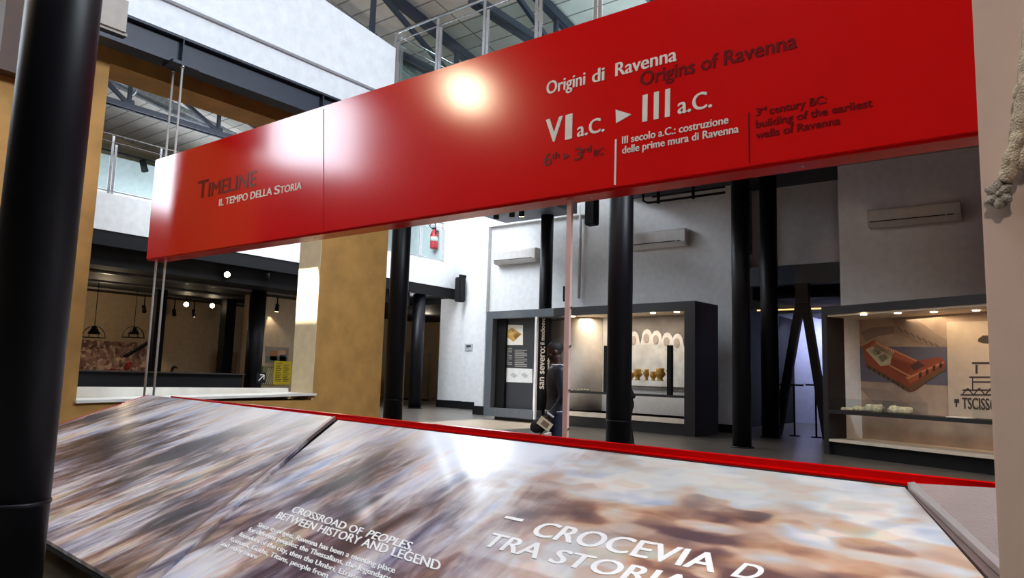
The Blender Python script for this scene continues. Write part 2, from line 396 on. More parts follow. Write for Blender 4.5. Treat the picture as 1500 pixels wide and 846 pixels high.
# roof trusses (planes of constant X), ducts, gallery joists
def truss(x, ya, yb, zb, label):
    t = thing('roof_truss', label, 'truss', (x, (ya + yb) / 2, zb), 0, 'lattice trusses under the plank roof')
    for dx in (-.1, .1): MB().bar((x + dx, ya, zb), (x + dx, yb, zb), .07, .16).build('bottom_chord', BEAMB, t)
    MB().bar((x, ya, roofz(ya) - .25), (x, yb, roofz(yb) - .25), .2, .22).build('top_chord', BEAMB, t)
    n = max(3, int((yb - ya) / 2.4)); 
    for i in range(n):
        y0 = ya + (yb - ya) * i / n; y1 = ya + (yb - ya) * (i + 1) / n
        MB().bar((x, y0, zb + .05), (x, y0, roofz(y0) - .3), .1, .1).build('post', BEAMB, t)
        MB().bar((x, y0, roofz(y0) - .35), (x, y1, zb + .08), .09, .12).build('diagonal', BEAMB, t)
        MB().prism([(x - .02, y0 - .22, zb - .1), (x - .02, y0 + .22, zb - .1), (x - .02, y0 + .14, zb + .24), (x - .02, y0 - .14, zb + .24)], (.04, 0, 0)).build('gusset', BEAMB, t)
    return t
truss(-22.0, 6.5, 18.0, 9.0, 'dark lattice roof truss over the far left gallery, seen through the ochre wall opening')
truss(-17.5, 10.5, 19.4, 8.75, 'dark lattice roof truss over the atrium, second from the left wall')
truss(-12.6, 10.6, 19.4, 9.0, 'dark lattice roof truss just right of the white ramp wall end')
truss(-9.4, 10.6, 19.4, 9.0, 'dark lattice roof truss above the middle of the glass gallery railing')
truss(-6.3, 10.6, 19.4, 9.0, 'dark lattice roof truss above the right part of the glass gallery railing')
def duct(p, q, r, label):
    t = thing('air_duct', label, 'duct', tuple((V(p) + V(q)) / 2))
    MB().tube([p, q], r, 28).build('pipe', GALV, t)
    p, q = V(p), V(q); L = (q - p).length; n = int(L / 1.1)
    for i in range(1, n):
        c_ = p.lerp(q, i / n); dd = (q - p).normalized() * .03
        MB().tube([c_ - dd, c_ + dd], r + .015, 28).build('seam_band', GALV, t)
duct((-14.1, 8.5, roofz(8.5) - .55), (-14.1, 19.5, roofz(19.5) - .55), .2, 'long round galvanised air duct under the roof, at the end of the white ramp wall')
duct((-23.6, 9.0, roofz(9) - .6), (-23.6, 22.0, roofz(22) - .6), .2, 'long round galvanised air duct seen through the ochre wall opening')
for x in (-9.0, -6.6, -4.2, -1.8, .6):
    MB().box((x - .08, 9.9, GZ - .26), (x + .08, 18.1, GZ)).build('gallery_joist', BEAMB)
js = [o for o in bpy.data.objects if o.name.startswith('gallery_joist')]
for o in js: tag(o, 'dark joist below the upper gallery slab, behind the red sign', 'joist', 'dark joists under the gallery')
# glass railing of the upper gallery, runs behind the sign top
def railing(pts, z0, z1, label, glass=True, name='gallery_railing'):
    t = thing(name, label, 'railing', tuple(pts[0][:2]) + (z0,))
    A, B = V((*pts[0], 0)), V((*pts[1], 0)); L = (B - A).length; dirv = (B - A) / L; n = round(L / 1.25)
    nrm = V((-dirv.y, dirv.x, 0))
    for i in range(n + 1):
        p_ = A + dirv * L * i / n
        for k in (-.045, .045):
            c_ = p_ + dirv * k
            MB().bar(c_ + V((0, 0, z0)), c_ + V((0, 0, z1 - (.25 if k > 0 else 0))), .025, .06, dirv).build('post', CHROME, t)
        if i < n and glass:
            a_, b_ = p_ + dirv * .1, A + dirv * (L * (i + 1) / n - .1)
            MB().prism([a_ + V((0, 0, z0 + .12)), b_ + V((0, 0, z0 + .12)), b_ + V((0, 0, z1 - .28)), a_ + V((0, 0, z1 - .28))], nrm * .012).build('glass_pane', GLASSG, t)
    MB().tube([A + V((0, 0, z1)), B + V((0, 0, z1))], .028, 12).build('handrail', CHROME, t)
    MB().tube([A + V((0, 0, z1 - .2)), B + V((0, 0, z1 - .2))], .016, 10).build('mid_rail', CHROME, t)
    MB().tube([A + V((0, 0, z0 + .08)), B + V((0, 0, z0 + .08))], .016, 10).build('bottom_rail', CHROME, t)
    return t
railing([(-11.0, 9.95), (-3.6, 9.95)], GZ + .28, 8.52, 'steel and glass gallery railing above the top edge of the red sign')
railing([(-11.05, 10.1), (-11.05, 16.0)], GZ + .28, 8.5, 'steel and glass side railing running back from the white ramp wall end')
struct('trim_5', MB().box((-11.25, 9.85, GZ), (-10.75, 17.5, GZ + .28)), BEAMB)
railing([(MX - .06, 7.0), (MX - .06, 21.2)], 5.84, 7.45, 'white steel railing of the far mezzanine, left and right of the ochre wall')

# ================================================================== RED SIGN
SX0 = -10.78
sign = thing('hanging_sign', 'huge red overhead timeline sign panel with white and dark red lettering', 'sign', (-5, SY, 2.89))
MB().box((SX0, SY, 2.905), (.6, SY + .05, 4.42)).build('sign_panel', RED, sign, .006)
MB().box((SX0, SY + .03, 2.89), (.6, SY + .24, 2.904)).build('bottom_flange', RED, sign)
MB().box((SX0 + .62 - .62, SY + .05, 2.905), (SX0 + .03, SY + .24, 4.42)).build('side_return', RED, sign)
FN = V((0, -1, 0)); FY = SY - .001
def stext(txt, p0, p1, cap, m, mb=None, f0=0, f1=1):
    a_, b_ = ony(*p0, FY), ony(*p1, FY); z = (a_.z + b_.z) / 2
    h = ony(p0[0], p0[1] - cap, FY).z - a_.z
    mb = mb or MB()
    w_ = b_.x - a_.x; lay_text(mb, txt, (a_.x + w_ * f0, FY, z), (a_.x + w_ * f1, FY, z), (0, 0, h), FN)
    return mb
def sblock(m, items, label=None, extra=None):
    obs = [stext(w_, *it[1:], m, f0=f0, f1=f1).build('lettering', m, sign, fixn=False) for it in items for w_, f0, f1 in words_of(it[0])]
    for f in (extra or ()):
        mb = MB(); f(mb); obs.append(mb.build('lettering', m, sign, fixn=False))
    if label:
        for o in obs: o['label'] = label
def poly(mb, pix):
    mb.prism([ony(x, y, FY) for x, y in pix], (0, -.003, 0))
sblock(LETW, [('Origini', (801, 138), (857, 124), 18), ('di', (868, 121.5), (885, 117), 19), ('Ravenna', (902, 112), (991, 88.5), 19)])
sblock(REDDK, [('Origins of Ravenna', (938, 126.5), (1167, 69), 19.5)], 'dark red lettering')
def tri1(mb): poly(mb, [(902, 160.5), (902.5, 180.5), (925, 167.5)])
def big3(mb):
    for x in (941, 957.5, 974): poly(mb, [(x, 178.6 - (x - 941) * .2), (x + 7.4, 177 - (x - 941) * .2), (x + 8, 137.5 - (x - 941) * .25), (x + .6, 139.5 - (x - 941) * .25)])
sblock(LETW, [('V', (800, 209), (823, 205), 34), ('I', (829.5, 204.5), (836.5, 203), 36), ('a.C.', (846, 200.5), (885, 192), 20.5), ('a.C.', (993.5, 167), (1042.5, 156.5), 24)], extra=(tri1, big3))
sblock(LETW, [('III secolo a.C.: costruzione', (911.7, 211), (1067, 180.2), 10.5), ('delle prime mura di Ravenna', (911.7, 226.5), (1082, 192.3), 10.5)])
def tri2(mb): poly(mb, [(825, 223.5), (825.2, 234.5), (835, 228)])
sblock(REDDK, [('6', (797, 243.5), (807.5, 241.5), 18), ('th', (808.5, 233), (819, 231), 9.5), ('3', (842, 235.5), (853, 233), 18), ('rd', (854, 224.5), (866, 222), 9.5), ('BC', (870, 229), (884.5, 226), 9.5)], 'dark red lettering', (tri2,))
sblock(REDDK, [('3', (1107.6, 170), (1114.5, 168.5), 11), ('rd', (1115.5, 162.5), (1123, 161), 6), ('century BC:', (1127.5, 166.5), (1211, 151.5), 11), ('building of the earliest', (1107.6, 187.5), (1278, 156), 11), ('walls of Ravenna', (1107.6, 203.8), (1231, 181.2), 11)], 'dark red lettering')
sblock(REDDK, [('T', (289, 291.3), (303.5, 288), 25), ('IMELINE', (305, 287.5), (374, 272.5), 20)], 'dark red lettering')
sblock(LETW, [('IL TEMPO DELLA', (321, 301), (398, 285.5), 9.8), ('S', (402, 284.8), (409.5, 283.2), 12), ('TORIA', (410.5, 283), (441.5, 276.8), 10)])
mb = MB(); poly(mb, [(901, 204), (903.6, 203.6), (902.4, 270.8), (899.8, 271)]); mb.build('divider_line', LETW, sign)
mb = MB(); poly(mb, [(1096, 165), (1097.6, 164.6), (1098.6, 237.6), (1097, 238)]); o = mb.build('divider_line', REDDK, sign); o['label'] = 'dark red divider line'
mb = MB(); poly(mb, [(473.6, 160), (474.2, 160), (474.2, 336), (473.6, 336)]); mb.build('panel_joint', REDDK, sign)
for px, py in ((437, 343.5), (476, 342), (764, 298), (856, 284.5), (1180, 246)):
    p_ = onz(px, py, 2.89); MB().lathe([(.012, 2.884), (.012, 2.892)], (p_.x, SY + .13, 0), 10).build('bolt', CHROME, sign)

# ================================================================== SLANTED DESK
DA = V((-10.33, 5.05, .90)); DU = V((.9932, -.1165, 0)); DD = V((-.51, .83, .21)).normalized()
DN = DU.cross(DD).normalized()
def dpl(px, py): return onp(px, py, DA, DN)
def duv(u, v, h=0): return DA + DU * u + DD * v + DN * h
# dual basis to read (u, v) on the desk
den = 1 - DU.dot(DD) ** 2
DUd = (DU - DD * DU.dot(DD)) / den; DDd = (DD - DU * DU.dot(DD)) / den
def uv_of(p): w = V(p) - DA; return w.dot(DUd), w.dot(DDd)
def print_mat(name, seed, panel):
    m, t, p = nt_new(name); n, l = t.nodes, t.links
    tc = n.new('ShaderNodeTexCoord')
    def dot(v):
        q_ = n.new('ShaderNodeVectorMath'); q_.operation = 'DOT_PRODUCT'; q_.inputs[1].default_value = v; l.new(tc.outputs['Object'], q_.inputs[0]); return q_.outputs['Value']
    def math_(op, a_, b_=None, c_=None, clamp=False):
        q_ = n.new('ShaderNodeMath'); q_.operation = op; q_.use_clamp = clamp
        for i, s_ in enumerate((a_, b_, c_)):
            if s_ is None: continue
            if isinstance(s_, (int, float)): q_.inputs[i].default_value = s_
            else: l.new(s_, q_.inputs[i])
        return q_.outputs[0]
    def noise(x, y, sc_, det=3, off=0.0, dist=0.0):
        cb = n.new('ShaderNodeCombineXYZ'); l.new(x, cb.inputs[0]); l.new(y, cb.inputs[1]); cb.inputs[2].default_value = off
        q_ = n.new('ShaderNodeTexNoise'); q_.inputs['Scale'].default_value = sc_; q_.inputs['Detail'].default_value = det; q_.inputs['Distortion'].default_value = dist
        l.new(cb.outputs[0], q_.inputs['Vector']); return q_.outputs['Fac'], q_.outputs['Color']
    def smooth(x, a_, b_):
        q_ = n.new('ShaderNodeMapRange'); q_.interpolation_type = 'SMOOTHSTEP'; q_.inputs[1].default_value = a_; q_.inputs[2].default_value = b_
        l.new(x, q_.inputs[0]); return q_.outputs[0]
    def mixc(f, a_, b_, mode='MIX'):
        q_ = n.new('ShaderNodeMix'); q_.data_type = 'RGBA'; q_.blend_type = mode
        for i, s_ in ((0, f), (6, a_), (7, b_)):
            if isinstance(s_, (int, float)): q_.inputs[i].default_value = s_
            elif isinstance(s_, tuple): q_.inputs[i].default_value = s_
            else: l.new(s_, q_.inputs[i])
        return q_.outputs[2]
    def ramp(f, stops):
        q_ = n.new('ShaderNodeValToRGB'); e = q_.color_ramp.elements
        while len(e) < len(stops): e.new(.5)
        for el, (pos, col) in zip(e, stops): el.position = pos; el.color = lin(col)
        l.new(f, q_.inputs[0]); return q_.outputs[0]
    u, v = dot(DUd), dot(DDd)
    # two blur directions of the print: diagonal on the left, level on the right
    def streak(du, dv):
        k = math.hypot(du, dv)
        return (math_('ADD', math_('MULTIPLY', u, du / k), math_('MULTIPLY', v, dv / k)),
                math_('SUBTRACT', math_('MULTIPLY', u, dv / k), math_('MULTIPLY', v, du / k)))
    s1, p1_ = streak(.53, 1.23); s2, p2_ = streak(1.15, .35)
    right = smooth(u, 6.6, 8.2)
    s1a = math_('MULTIPLY', s1, 2.1); p1a = math_('MULTIPLY', p1_, 10.5)
    s2a = math_('MULTIPLY', s2, 2.0); p2a = math_('MULTIPLY', p2_, 4.2)
    f1, c1 = noise(s1a, p1a, 1.0, 5, seed, .8); f2, c2 = noise(s2a, p2a, 1.3, 2.2, seed + 3, .4)
    g1, _ = noise(math_('MULTIPLY', s1, .55), math_('MULTIPLY', p1_, 2.2), 1.0, 2, seed + 9, .3)
    g2, _ = noise(math_('MULTIPLY', s2, .9), math_('MULTIPLY', p2_, 1.5), 1.1, 2, seed + 14, .3)
    h1, _ = noise(math_('MULTIPLY', s1, .9), math_('MULTIPLY', p1_, 6.0), 1.0, 2.5, seed + 21, .3)
    k1, _ = noise(math_('MULTIPLY', s1, 4.2), math_('MULTIPLY', p1_, 24.0), 1.0, 3, seed + 33, .6)
    f1 = math_('ADD', math_('MULTIPLY', f1, .72), math_('MULTIPLY', k1, .28))
    cb = n.new('ShaderNodeCombineXYZ'); l.new(math_('ADD', math_('MULTIPLY', s2, 4.5), math_('MULTIPLY', f2, .7)), cb.inputs[0]); l.new(math_('MULTIPLY', p2_, 8.0), cb.inputs[1]); cb.inputs[2].default_value = seed
    vo_ = n.new('ShaderNodeTexVoronoi'); vo_.feature = 'SMOOTH_F1'; vo_.inputs['Smoothness'].default_value = .45; vo_.inputs['Scale'].default_value = 1; l.new(cb.outputs[0], vo_.inputs['Vector'])
    vs_ = n.new('ShaderNodeSeparateColor'); l.new(vo_.outputs['Color'], vs_.inputs[0])
    f2 = math_('ADD', math_('MULTIPLY', f2, .62), math_('MULTIPLY', vs_.outputs[0], .40))
    fine = mixc(right, f1, f2); broad = mixc(right, g1, g2)
    # value: broad masses plus fine streaks; the print pales towards its upper edge where its sky is
    skyv = smooth(math_('ADD', v, math_('MULTIPLY', broad, .9)), -.75, .35)
    val = math_('ADD', math_('ADD', math_('MULTIPLY', fine, 1.15), math_('MULTIPLY', broad, 1.55)), -.95)
    val = math_('ADD', val, math_('MULTIPLY', skyv, .20))
    val = math_('SUBTRACT', val, math_('MULTIPLY', right, math_('MULTIPLY', smooth(math_('MULTIPLY', v, -1.0), .45, 1.3), .03)))
    def patch(px, py, ru, rv, lo=.35, hi=1.15, rough_=.7):
        cu, cv = uv_of(dpl(px, py))
        a_ = math_('DIVIDE', math_('SUBTRACT', u, cu), ru); b_ = math_('DIVIDE', math_('SUBTRACT', v, cv), rv)
        d_ = math_('ADD', math_('SQRT', math_('ADD', math_('MULTIPLY', a_, a_), math_('MULTIPLY', b_, b_))), math_('MULTIPLY', math_('SUBTRACT', f1, .5), rough_))
        return math_('SUBTRACT', 1.0, smooth(d_, lo, hi), clamp=True)
    pale = patch(420, 622, 2.3, .75, .2, 1.2)
    val = math_('SUBTRACT', val, math_('MULTIPLY', patch(190, 680, 2.2, .95), .10))
    val = math_('SUBTRACT', val, math_('MULTIPLY', patch(300, 780, 1.3, .5), .09))
    val = math_('ADD', val, math_('MULTIPLY', patch(130, 770, 1.0, .35), .10))
    val = math_('SUBTRACT', val, math_('MULTIPLY', patch(1010, 800, .7, .35, .3, 1.2, .3), .06))
    left = ramp(val, [(.08, (48, 43, 52)), (.22, (92, 82, 90)), (.33, (146, 134, 138)), (.42, (184, 174, 174)), (.51, (212, 206, 204)), (.60, (234, 232, 232)), (.72, (250, 250, 252))])
    rightc = ramp(val, [(.08, (116, 86, 84)), (.22, (164, 126, 108)), (.33, (204, 166, 138)), (.43, (222, 192, 166)), (.52, (220, 206, 190)), (.62, (218, 220, 218)), (.75, (250, 242, 230))])
    col = mixc(right, left, rightc)
    h2, _ = noise(math_('MULTIPLY', s2, 2.6), math_('MULTIPLY', p2_, 5.5), 1.0, 1.5, seed + 27, .2)
    tint = ramp(mixc(right, h1, h2), [(.26, (150, 180, 236)), (.36, (206, 216, 246)), (.46, (246, 240, 250)), (.54, (255, 250, 246)), (.60, (250, 204, 190)), (.67, (246, 226, 180)), (.76, (180, 216, 230))])
    col = mixc(math_('SUBTRACT', .85, math_('MULTIPLY', right, .35)), col, tint, 'MULTIPLY')
    col = mixc(1.0, col, (.86, .86, .86, 1), 'MULTIPLY')
    col = mixc(math_('MULTIPLY', pale, .62), col, lin((214, 202, 194)))
    teal = patch(1030, 700, 1.1, .5, .3, 1.2, .5)
    col = mixc(math_('MULTIPLY', teal, .45), col, lin((196, 204, 202)))
    # pale sky area of the printed picture, with the desk's glossy reflection painted in
    du_ = math_('DIVIDE', math_('SUBTRACT', u, 6.95), 1.05); dv_ = math_('DIVIDE', math_('ADD', v, .05), .85)
    rr = math_('ADD', math_('SQRT', math_('ADD', math_('MULTIPLY', du_, du_), math_('MULTIPLY', dv_, dv_))), math_('MULTIPLY', math_('SUBTRACT', f1, .5), .8))
    sky = math_('SUBTRACT', 1.0, smooth(rr, .45, 1.1), clamp=True)
    col = mixc(math_('MULTIPLY', sky, .92), col, lin((240, 242, 250)))
    l.new(col, p.inputs['Base Color'])
    p.inputs['Roughness'].default_value = .34; p.inputs['Coat Weight'].default_value = .35; p.inputs['Coat Roughness'].default_value = .12
    return m
desk = thing('display_desk', 'long slanted desk with blurred photo print panels and a red back rim', 'desk', tuple(DA))
def dpanel(pix_or_pts, m, h0, h1, name):
    pts = [dpl(*q_) if len(q_) == 2 else q_ for q_ in pix_or_pts]
    return MB().prism([p_ + DN * h0 for p_ in pts], DN * (h1 - h0)).build(name, m, desk)
PR1, PR2 = print_mat('blurred_crowd_print', 1.7, 0), print_mat('blurred_colour_print', 5.2, 1)
# left panel stands a little proud of the middle one
Lc = [duv(0, 0), dpl(487, 615.5), dpl(207, 848), dpl(149, 846), dpl(40, 781)]
uL, vL = uv_of(dpl(207, 848)); 
P_ap = duv(.02, -.0); P_l1 = dpl(85, 627); P_l2 = dpl(30, 646)
uF, vF = uv_of(dpl(149, 846)); uE, vE = uv_of(dpl(64, 795))
fdir = (dpl(149, 846) - dpl(64, 795)).normalized()
PF_l = dpl(64, 795) - fdir * 2.6; PF_r = dpl(149, 846) + fdir * .55
o = dpanel([P_ap, dpl(487, 615.8), PF_r, PF_l, P_l1], PR1, .012, .04, 'print_panel'); o['label'] = 'left blurred streaky print panel'
sepd = (dpl(210, 846) - dpl(490, 617)).normalized(); sepL = (dpl(210, 846) - dpl(490, 617)).length
M0 = dpl(496, 618); M1 = dpl(496, 618) + (dpl(222, 846) - dpl(496, 618)) * 1.15
N0 = dpl(1326, 719.5); Nd = (dpl(1436, 846) - N0).normalized(); N1 = N0 + Nd * 1.0
Mf = M1 + DU * 2.4
o = dpanel([M0, N0, N1, V((-1.2, 2.0, 0)) + V((0, 0, DA.z + (DN.x * (DA.x + 1.2) + DN.y * (DA.y - 2.0)) / DN.z)), Mf, M1], PR2, 0, .02, 'print_panel'); o['label'] = 'wide middle print panel with white text'
GP = mat('grey_pink_grille', (196, 176, 168), .6, var=.15, scale=3, stretch=(2, 2, 90))
E0 = dpl(1336, 721); Ed = (dpl(1467, 846) - E0).normalized()
o = dpanel([E0, dpl(1463, 729), dpl(1490, 732), dpl(1490, 846), E0 + Ed * .95], mat('warm_grey_fabric', (146, 126, 118), .75, var=.12, scale=2, bump=.3, bscale=90), .02, .045, 'print_panel'); o['label'] = 'plain grey right panel'
# under-board, red rim, seams
ub = [duv(.0, 0, -.03), duv(10.25, 0, -.03), N0 + Nd * .9 + DU * .2 - DN * .03, M1 + DU * 2.3 - DN * .03, PF_r - DN * .03, PF_l - DN * .03, P_l1 - DN * .03]
MB().prism(ub, DN * .025).build('under_board', BLACK, desk)
def rim(u0, u1, h0, h1, v0, v1, m, name):
    q8 = []
    for h in (h0, h1):
        for (u_, v_) in ((u0, v0), (u1, v0), (u1, v1), (u0, v1)): q8.append(duv(u_, v_, h))
    return MB().quadbox(q8).build(name, m, desk)
rim(.75, 10.3, -.06, .040, .040, .060, RED, 'red_rim')
rim(.75, 10.3, -.03, .006, .004, .040, RED, 'red_lip')
rim(.0, .75, -.05, .02, .005, .02, RED, 'red_rim')
lp = MB(); e_ = (P_l1 - P_ap); 
lp.prism([P_ap - DN * .03, P_l1 - DN * .03, P_l1 - DN * .03 + V((-.03, .01, 0)), P_ap - DN * .03 + V((-.03, .01, 0))], DN * .075).build('red_rim', RED, desk)
SEAM = mat('taupe_edge_trim', (150, 130, 126), .35, metal=.4)
def seam(a_, b_, w, h, m): MB().bar(a_ + DN * h, b_ + DN * h, w, .03, DN).build('edge_trim', m, desk)
seam(dpl(489, 616.3), dpl(209, 847) + sepd * .3, .04, .028, SEAM)
seam(E0, E0 + Ed * .95, .03, .035, mat('silver_edge_trim', (216, 206, 198), .3, metal=.6))
seam(N0 + DU * .035, N0 + Nd * .95 + DU * .05, .05, .002, SEAM)
MB().prism([duv(.2, -.3, -.04), duv(10.0, -.15, -.04), duv(10.0, -.15, -.04) * 1, duv(10.0, -.9, -.05), duv(.3, -2.2, -.05)][:2] + [duv(10.0, -.6, -.04), duv(.3, -2.0, -.04)], V((0, 0, -.05))).build('frame_board', BLACK, desk)
for u_, v_ in ((1.2, -.5), (4.6, -.5), (8.0, -.3), (9.6, -.25), (2.2, -2.4), (4.0, -2.6)):
    p_ = duv(u_, v_, -.05); MB().box((p_.x - .05, p_.y - .05, 0), (p_.x + .05, p_.y + .05, p_.z)).build('leg', BLACK, desk)
# bracket of the hanger bar
p_ = dpl(803, 646); MB().bar(p_ + DN * .0 + DD * .03, p_ + DN * .05 + DD * .03, .05, .03, DU).build('bar_bracket', ACW, desk)
# lettering lying on the middle panel
PW = mat('white_print_ink', (250, 246, 242), .45)
def dtext(mb, txt, p0, p1, upx, f0=0, f1=1):
    a_, b_ = dpl(*p0), dpl(*p1); a_, b_, k_ = a_.lerp(b_, f0), a_.lerp(b_, f1), 0; c_ = dpl(p0[0] + upx[0], p0[1] + upx[1]) - dpl(*p0)
    lay_text(mb, txt, a_ + DN * .0205, b_ + DN * .0205, c_, DN, .002)
for lab, lines in (('white heading lettering', [('CROSSROAD OF', (427, 754.5), (529, 789.5), (6.8, -8.4)), ('PEOPLES,', (536, 791.5), (603, 812.5), (8.6, -9.6)),
        ('BETWEEN HISTORY AND LEGEND', (404, 763.5), (644, 842.5), (8, -9))]),
    ('small white text line', [('Since its origins, Ravenna has been a meeting place', (377, 775.6), (579, 846), (4.5, -5.6)),
        ('for different peoples: the Thessalians, the legendary', (363.5, 782.5), (572, 858), (4.5, -5.6)),
        ('founders of the city, then the Umbri, Etruscans,', (350, 789.8), (545, 864), (4.5, -5.6)),
        ('Romans, Goths, Titans, people from', (336.5, 797), (480, 853), (4.5, -5.6)), ('and many more', (323, 803.5), (376, 824.5), (4.5, -5.6))]),
    ('large white title lettering', [('CROCEVIA', (776, 789), (1046, 846), (21, -19)), ('D', (1072, 851), (1106, 858), (21, -19)),
        ('TRA', (705, 804.5), (786, 825), (20, -18)), ('STORIA', (803, 829), (1003, 876), (20, -18))])):
    for ln in lines:
        for w_, f0, f1 in (words_of(ln[0]) if lab[:5] != 'small' else [(ln[0], 0, 1)]):
          (xa, ya), (xb, yb) = ln[1:3]; mb = MB(); dtext(mb, w_, (xa, ya), (xb, yb), ln[3], f0, f1); o = mb.build('lettering', PW, desk, fixn=False); o['label'] = lab
mb = MB()
mb.prism([dpl(739, 764) + DN * .021, dpl(765, 770) + DN * .021, dpl(769, 766.5) + DN * .021, dpl(743, 761) + DN * .021], DN * .002)
o = mb.build('lettering', PW, desk, fixn=False); o['label'] = 'white dash before the title'

# ================================================================== BACKGROUND: passage, cases, wall fittings
class Fr:
    """upright local frame: s along the front, t to the back, z up"""
    def __init__(f, o, d): f.o = V((o[0], o[1], 0)); f.d = V((d[0], d[1], 0)).normalized(); f.n = V((-f.d.y, f.d.x, 0))
    def p(f, s_, t_, z): return f.o + f.d * s_ + f.n * t_ + V((0, 0, z))
    def at(f, px, py, t_=0): P_ = onp(px, py, f.o + f.n * t_, f.n); return (P_ - f.o).dot(f.d), P_.z
    def box(f, mb, s0, s1, t0, t1, z0, z1):
        return mb.quadbox([f.p(s0, t0, z0), f.p(s1, t0, z0), f.p(s1, t1, z0), f.p(s0, t1, z0), f.p(s0, t0, z1), f.p(s1, t0, z1), f.p(s1, t1, z1), f.p(s0, t1, z1)])
    def flat(f, mb, pts, t_, th=.006):   # thin piece facing the front, pts = (s, z)
        return mb.prism([f.p(a_, t_, b_) for a_, b_ in pts], -f.n * th)
    def pix(f, mb, pixs, t_, th=.006): return f.flat(mb, [f.at(x, y, t_) for x, y in pixs], t_, th)

# ---- left display case
A_ = onz(708, 608, .1); B_ = onz(1018, 636, .06)
L = Fr(A_, (B_ - A_).xy); LW = (B_ - A_).xy.length
LZ = L.at(850, 449)[1]; LZi = L.at(850, 461)[1]; LD = 1.25
lc = thing('display_case', 'left long display case with the dark information board and golden vessels', 'display case', tuple(L.p(0, 0, 0)))
bl = .28
mb = MB(); L.box(mb, 0, bl, 0, LD, .1, LZ); mb.build('side_panel', GREYF, lc)
mb = MB(); L.box(mb, LW - .30, LW, 0, LD, .0, LZ); mb.build('side_panel', CASEBLK, lc)
sC = L.at(810, 500)[0]; sD = L.at(784, 500)[0]
mb = MB(); L.box(mb, bl, sC, 0, LD, LZi, LZ); mb.build('top_bar', GREYF, lc)
mb = MB(); L.box(mb, sC, LW - .3, 0, .12, LZi, LZ); mb.build('top_bar', CASEBLK, lc)
mb = MB(); L.box(mb, bl, sD, 0, LD, .1, .36); mb.build('bottom_bar', GREYF, lc)
mb = MB(); L.box(mb, .35, sD, .15, LD, 0, .1); mb.build('plinth', CASEBLK, lc)
mb = MB(); L.box(mb, sC, LW - .3, .12, LD, LZi + .02, LZi + .08); cb = mb.build('ceiling_board', CREAM, lc)
for px in (838, 905, 955, 990):
    s_ = L.at(px, 460, .35)[0]; c_ = L.p(s_, .4, LZi)
    MB().lathe([(.07, 0), (.07, .03)], c_, 16).build('downlight', LAMPS, cb)
mb = MB(); L.box(mb, bl, LW - .3, LD, LD + .06, .1, LZ); mb.build('back_panel', mat('pale_grey_case_back', (206, 204, 202), .75), lc)
mb = MB(); L.box(mb, bl, L.at(734, 500)[0], .2, .3, .36, LZi); mb.build('inner_panel', BLACK, lc)
ib0 = L.at(734, 500, .3)[0]; ib1 = L.at(783, 500, .3)[0]
mb = MB(); L.box(mb, ib0, ib1, .3, .38, .36, LZi); ib = mb.build('information_board', DKPANEL, lc)
mb = MB(); L.pix(mb, [(735, 475), (766, 476), (766, 505), (735, 505)], .3); pic = mb.build('picture', mat('white_picture_card', (232, 228, 218), .6), ib)
for c_, pg in (((204, 160, 84), [(737, 489), (750, 479), (764, 489), (752, 500)]), ((236, 204, 130), [(741, 487), (748, 482), (753, 487), (746, 493)]), ((150, 96, 50), [(752, 491), (758, 486), (763, 490), (755, 497)]), ((170, 150, 120), [(748, 481), (755, 483), (751, 487)])):
    mb = MB(); L.pix(mb, pg, .294, .004); mb.build('drawing', mat('print_%d_%d_%d' % c_, c_, .6), pic)
for i in range(10):
    y = 509 + i * 2.6
    for (x0, x1) in ((733.5, 750 - (i % 4 == 3) * 5), (754, 772 - (i % 3 == 1) * 4)):
        yy = y + (3 if x0 > 750 else 0)
        mb = MB(); L.pix(mb, [(x0, yy), (x1, yy + .3), (x1, yy + 1.4), (x0, yy + 1.1)], .3, .004); mb.build('text_line', mat('grey_print', (168, 166, 160), .6), ib)
mb = MB(); L.pix(mb, [(728.5, 538), (780, 540), (780, 560.5), (728.5, 558.5)], .3, .008); st_ = mb.build('picture_strip', mat('white_strip_card', (226, 228, 228), .6), ib)
for x in (737, 752, 768):
    mb = MB(); L.pix(mb, [(x - 5, 548.5), (x, 545.5), (x + 6, 550), (x + 1, 553.5)], .29, .004); mb.build('drawing', mat('pale_grey_print', (186, 192, 190), .6), st_)
mb = MB(); L.box(mb, sD - .03, sD + .05, .0, .08, .1, LZi); mb.build('divider_strip', WHITE2, lc)
# column standing inside the case, with its vertical lettering
q = L.p(L.at(797, 520, .55)[0], .55, 0)
cc = column((q.x, q.y), .20, GZ, 'dark steel column inside the left display case with upright white lettering')
cr = .2; back = (V((0, 0, 0)) - q); back.z = 0; back.normalize(); rgt = V((-back.y, back.x, 0))
def ctext(txt, off, z0, z1, cap):
    mb = MB(); c_ = q + back * (cr + .012) + rgt * off
    lay_text(mb, txt, (c_.x, c_.y, z0), (c_.x, c_.y, z1), -rgt * cap, back, .01)
    o = mb.build('lettering', LETW, cc, fixn=False); o['label'] = 'white upright lettering'
def zc(y): return onp(797, y, q, back).z
ctext('san severo:', .02, zc(569), zc(508), .20); ctext('il medioevo', .0, zc(505), zc(465), .125)
ctext('san severo: the middle ages', .17, zc(581), zc(512), .075)
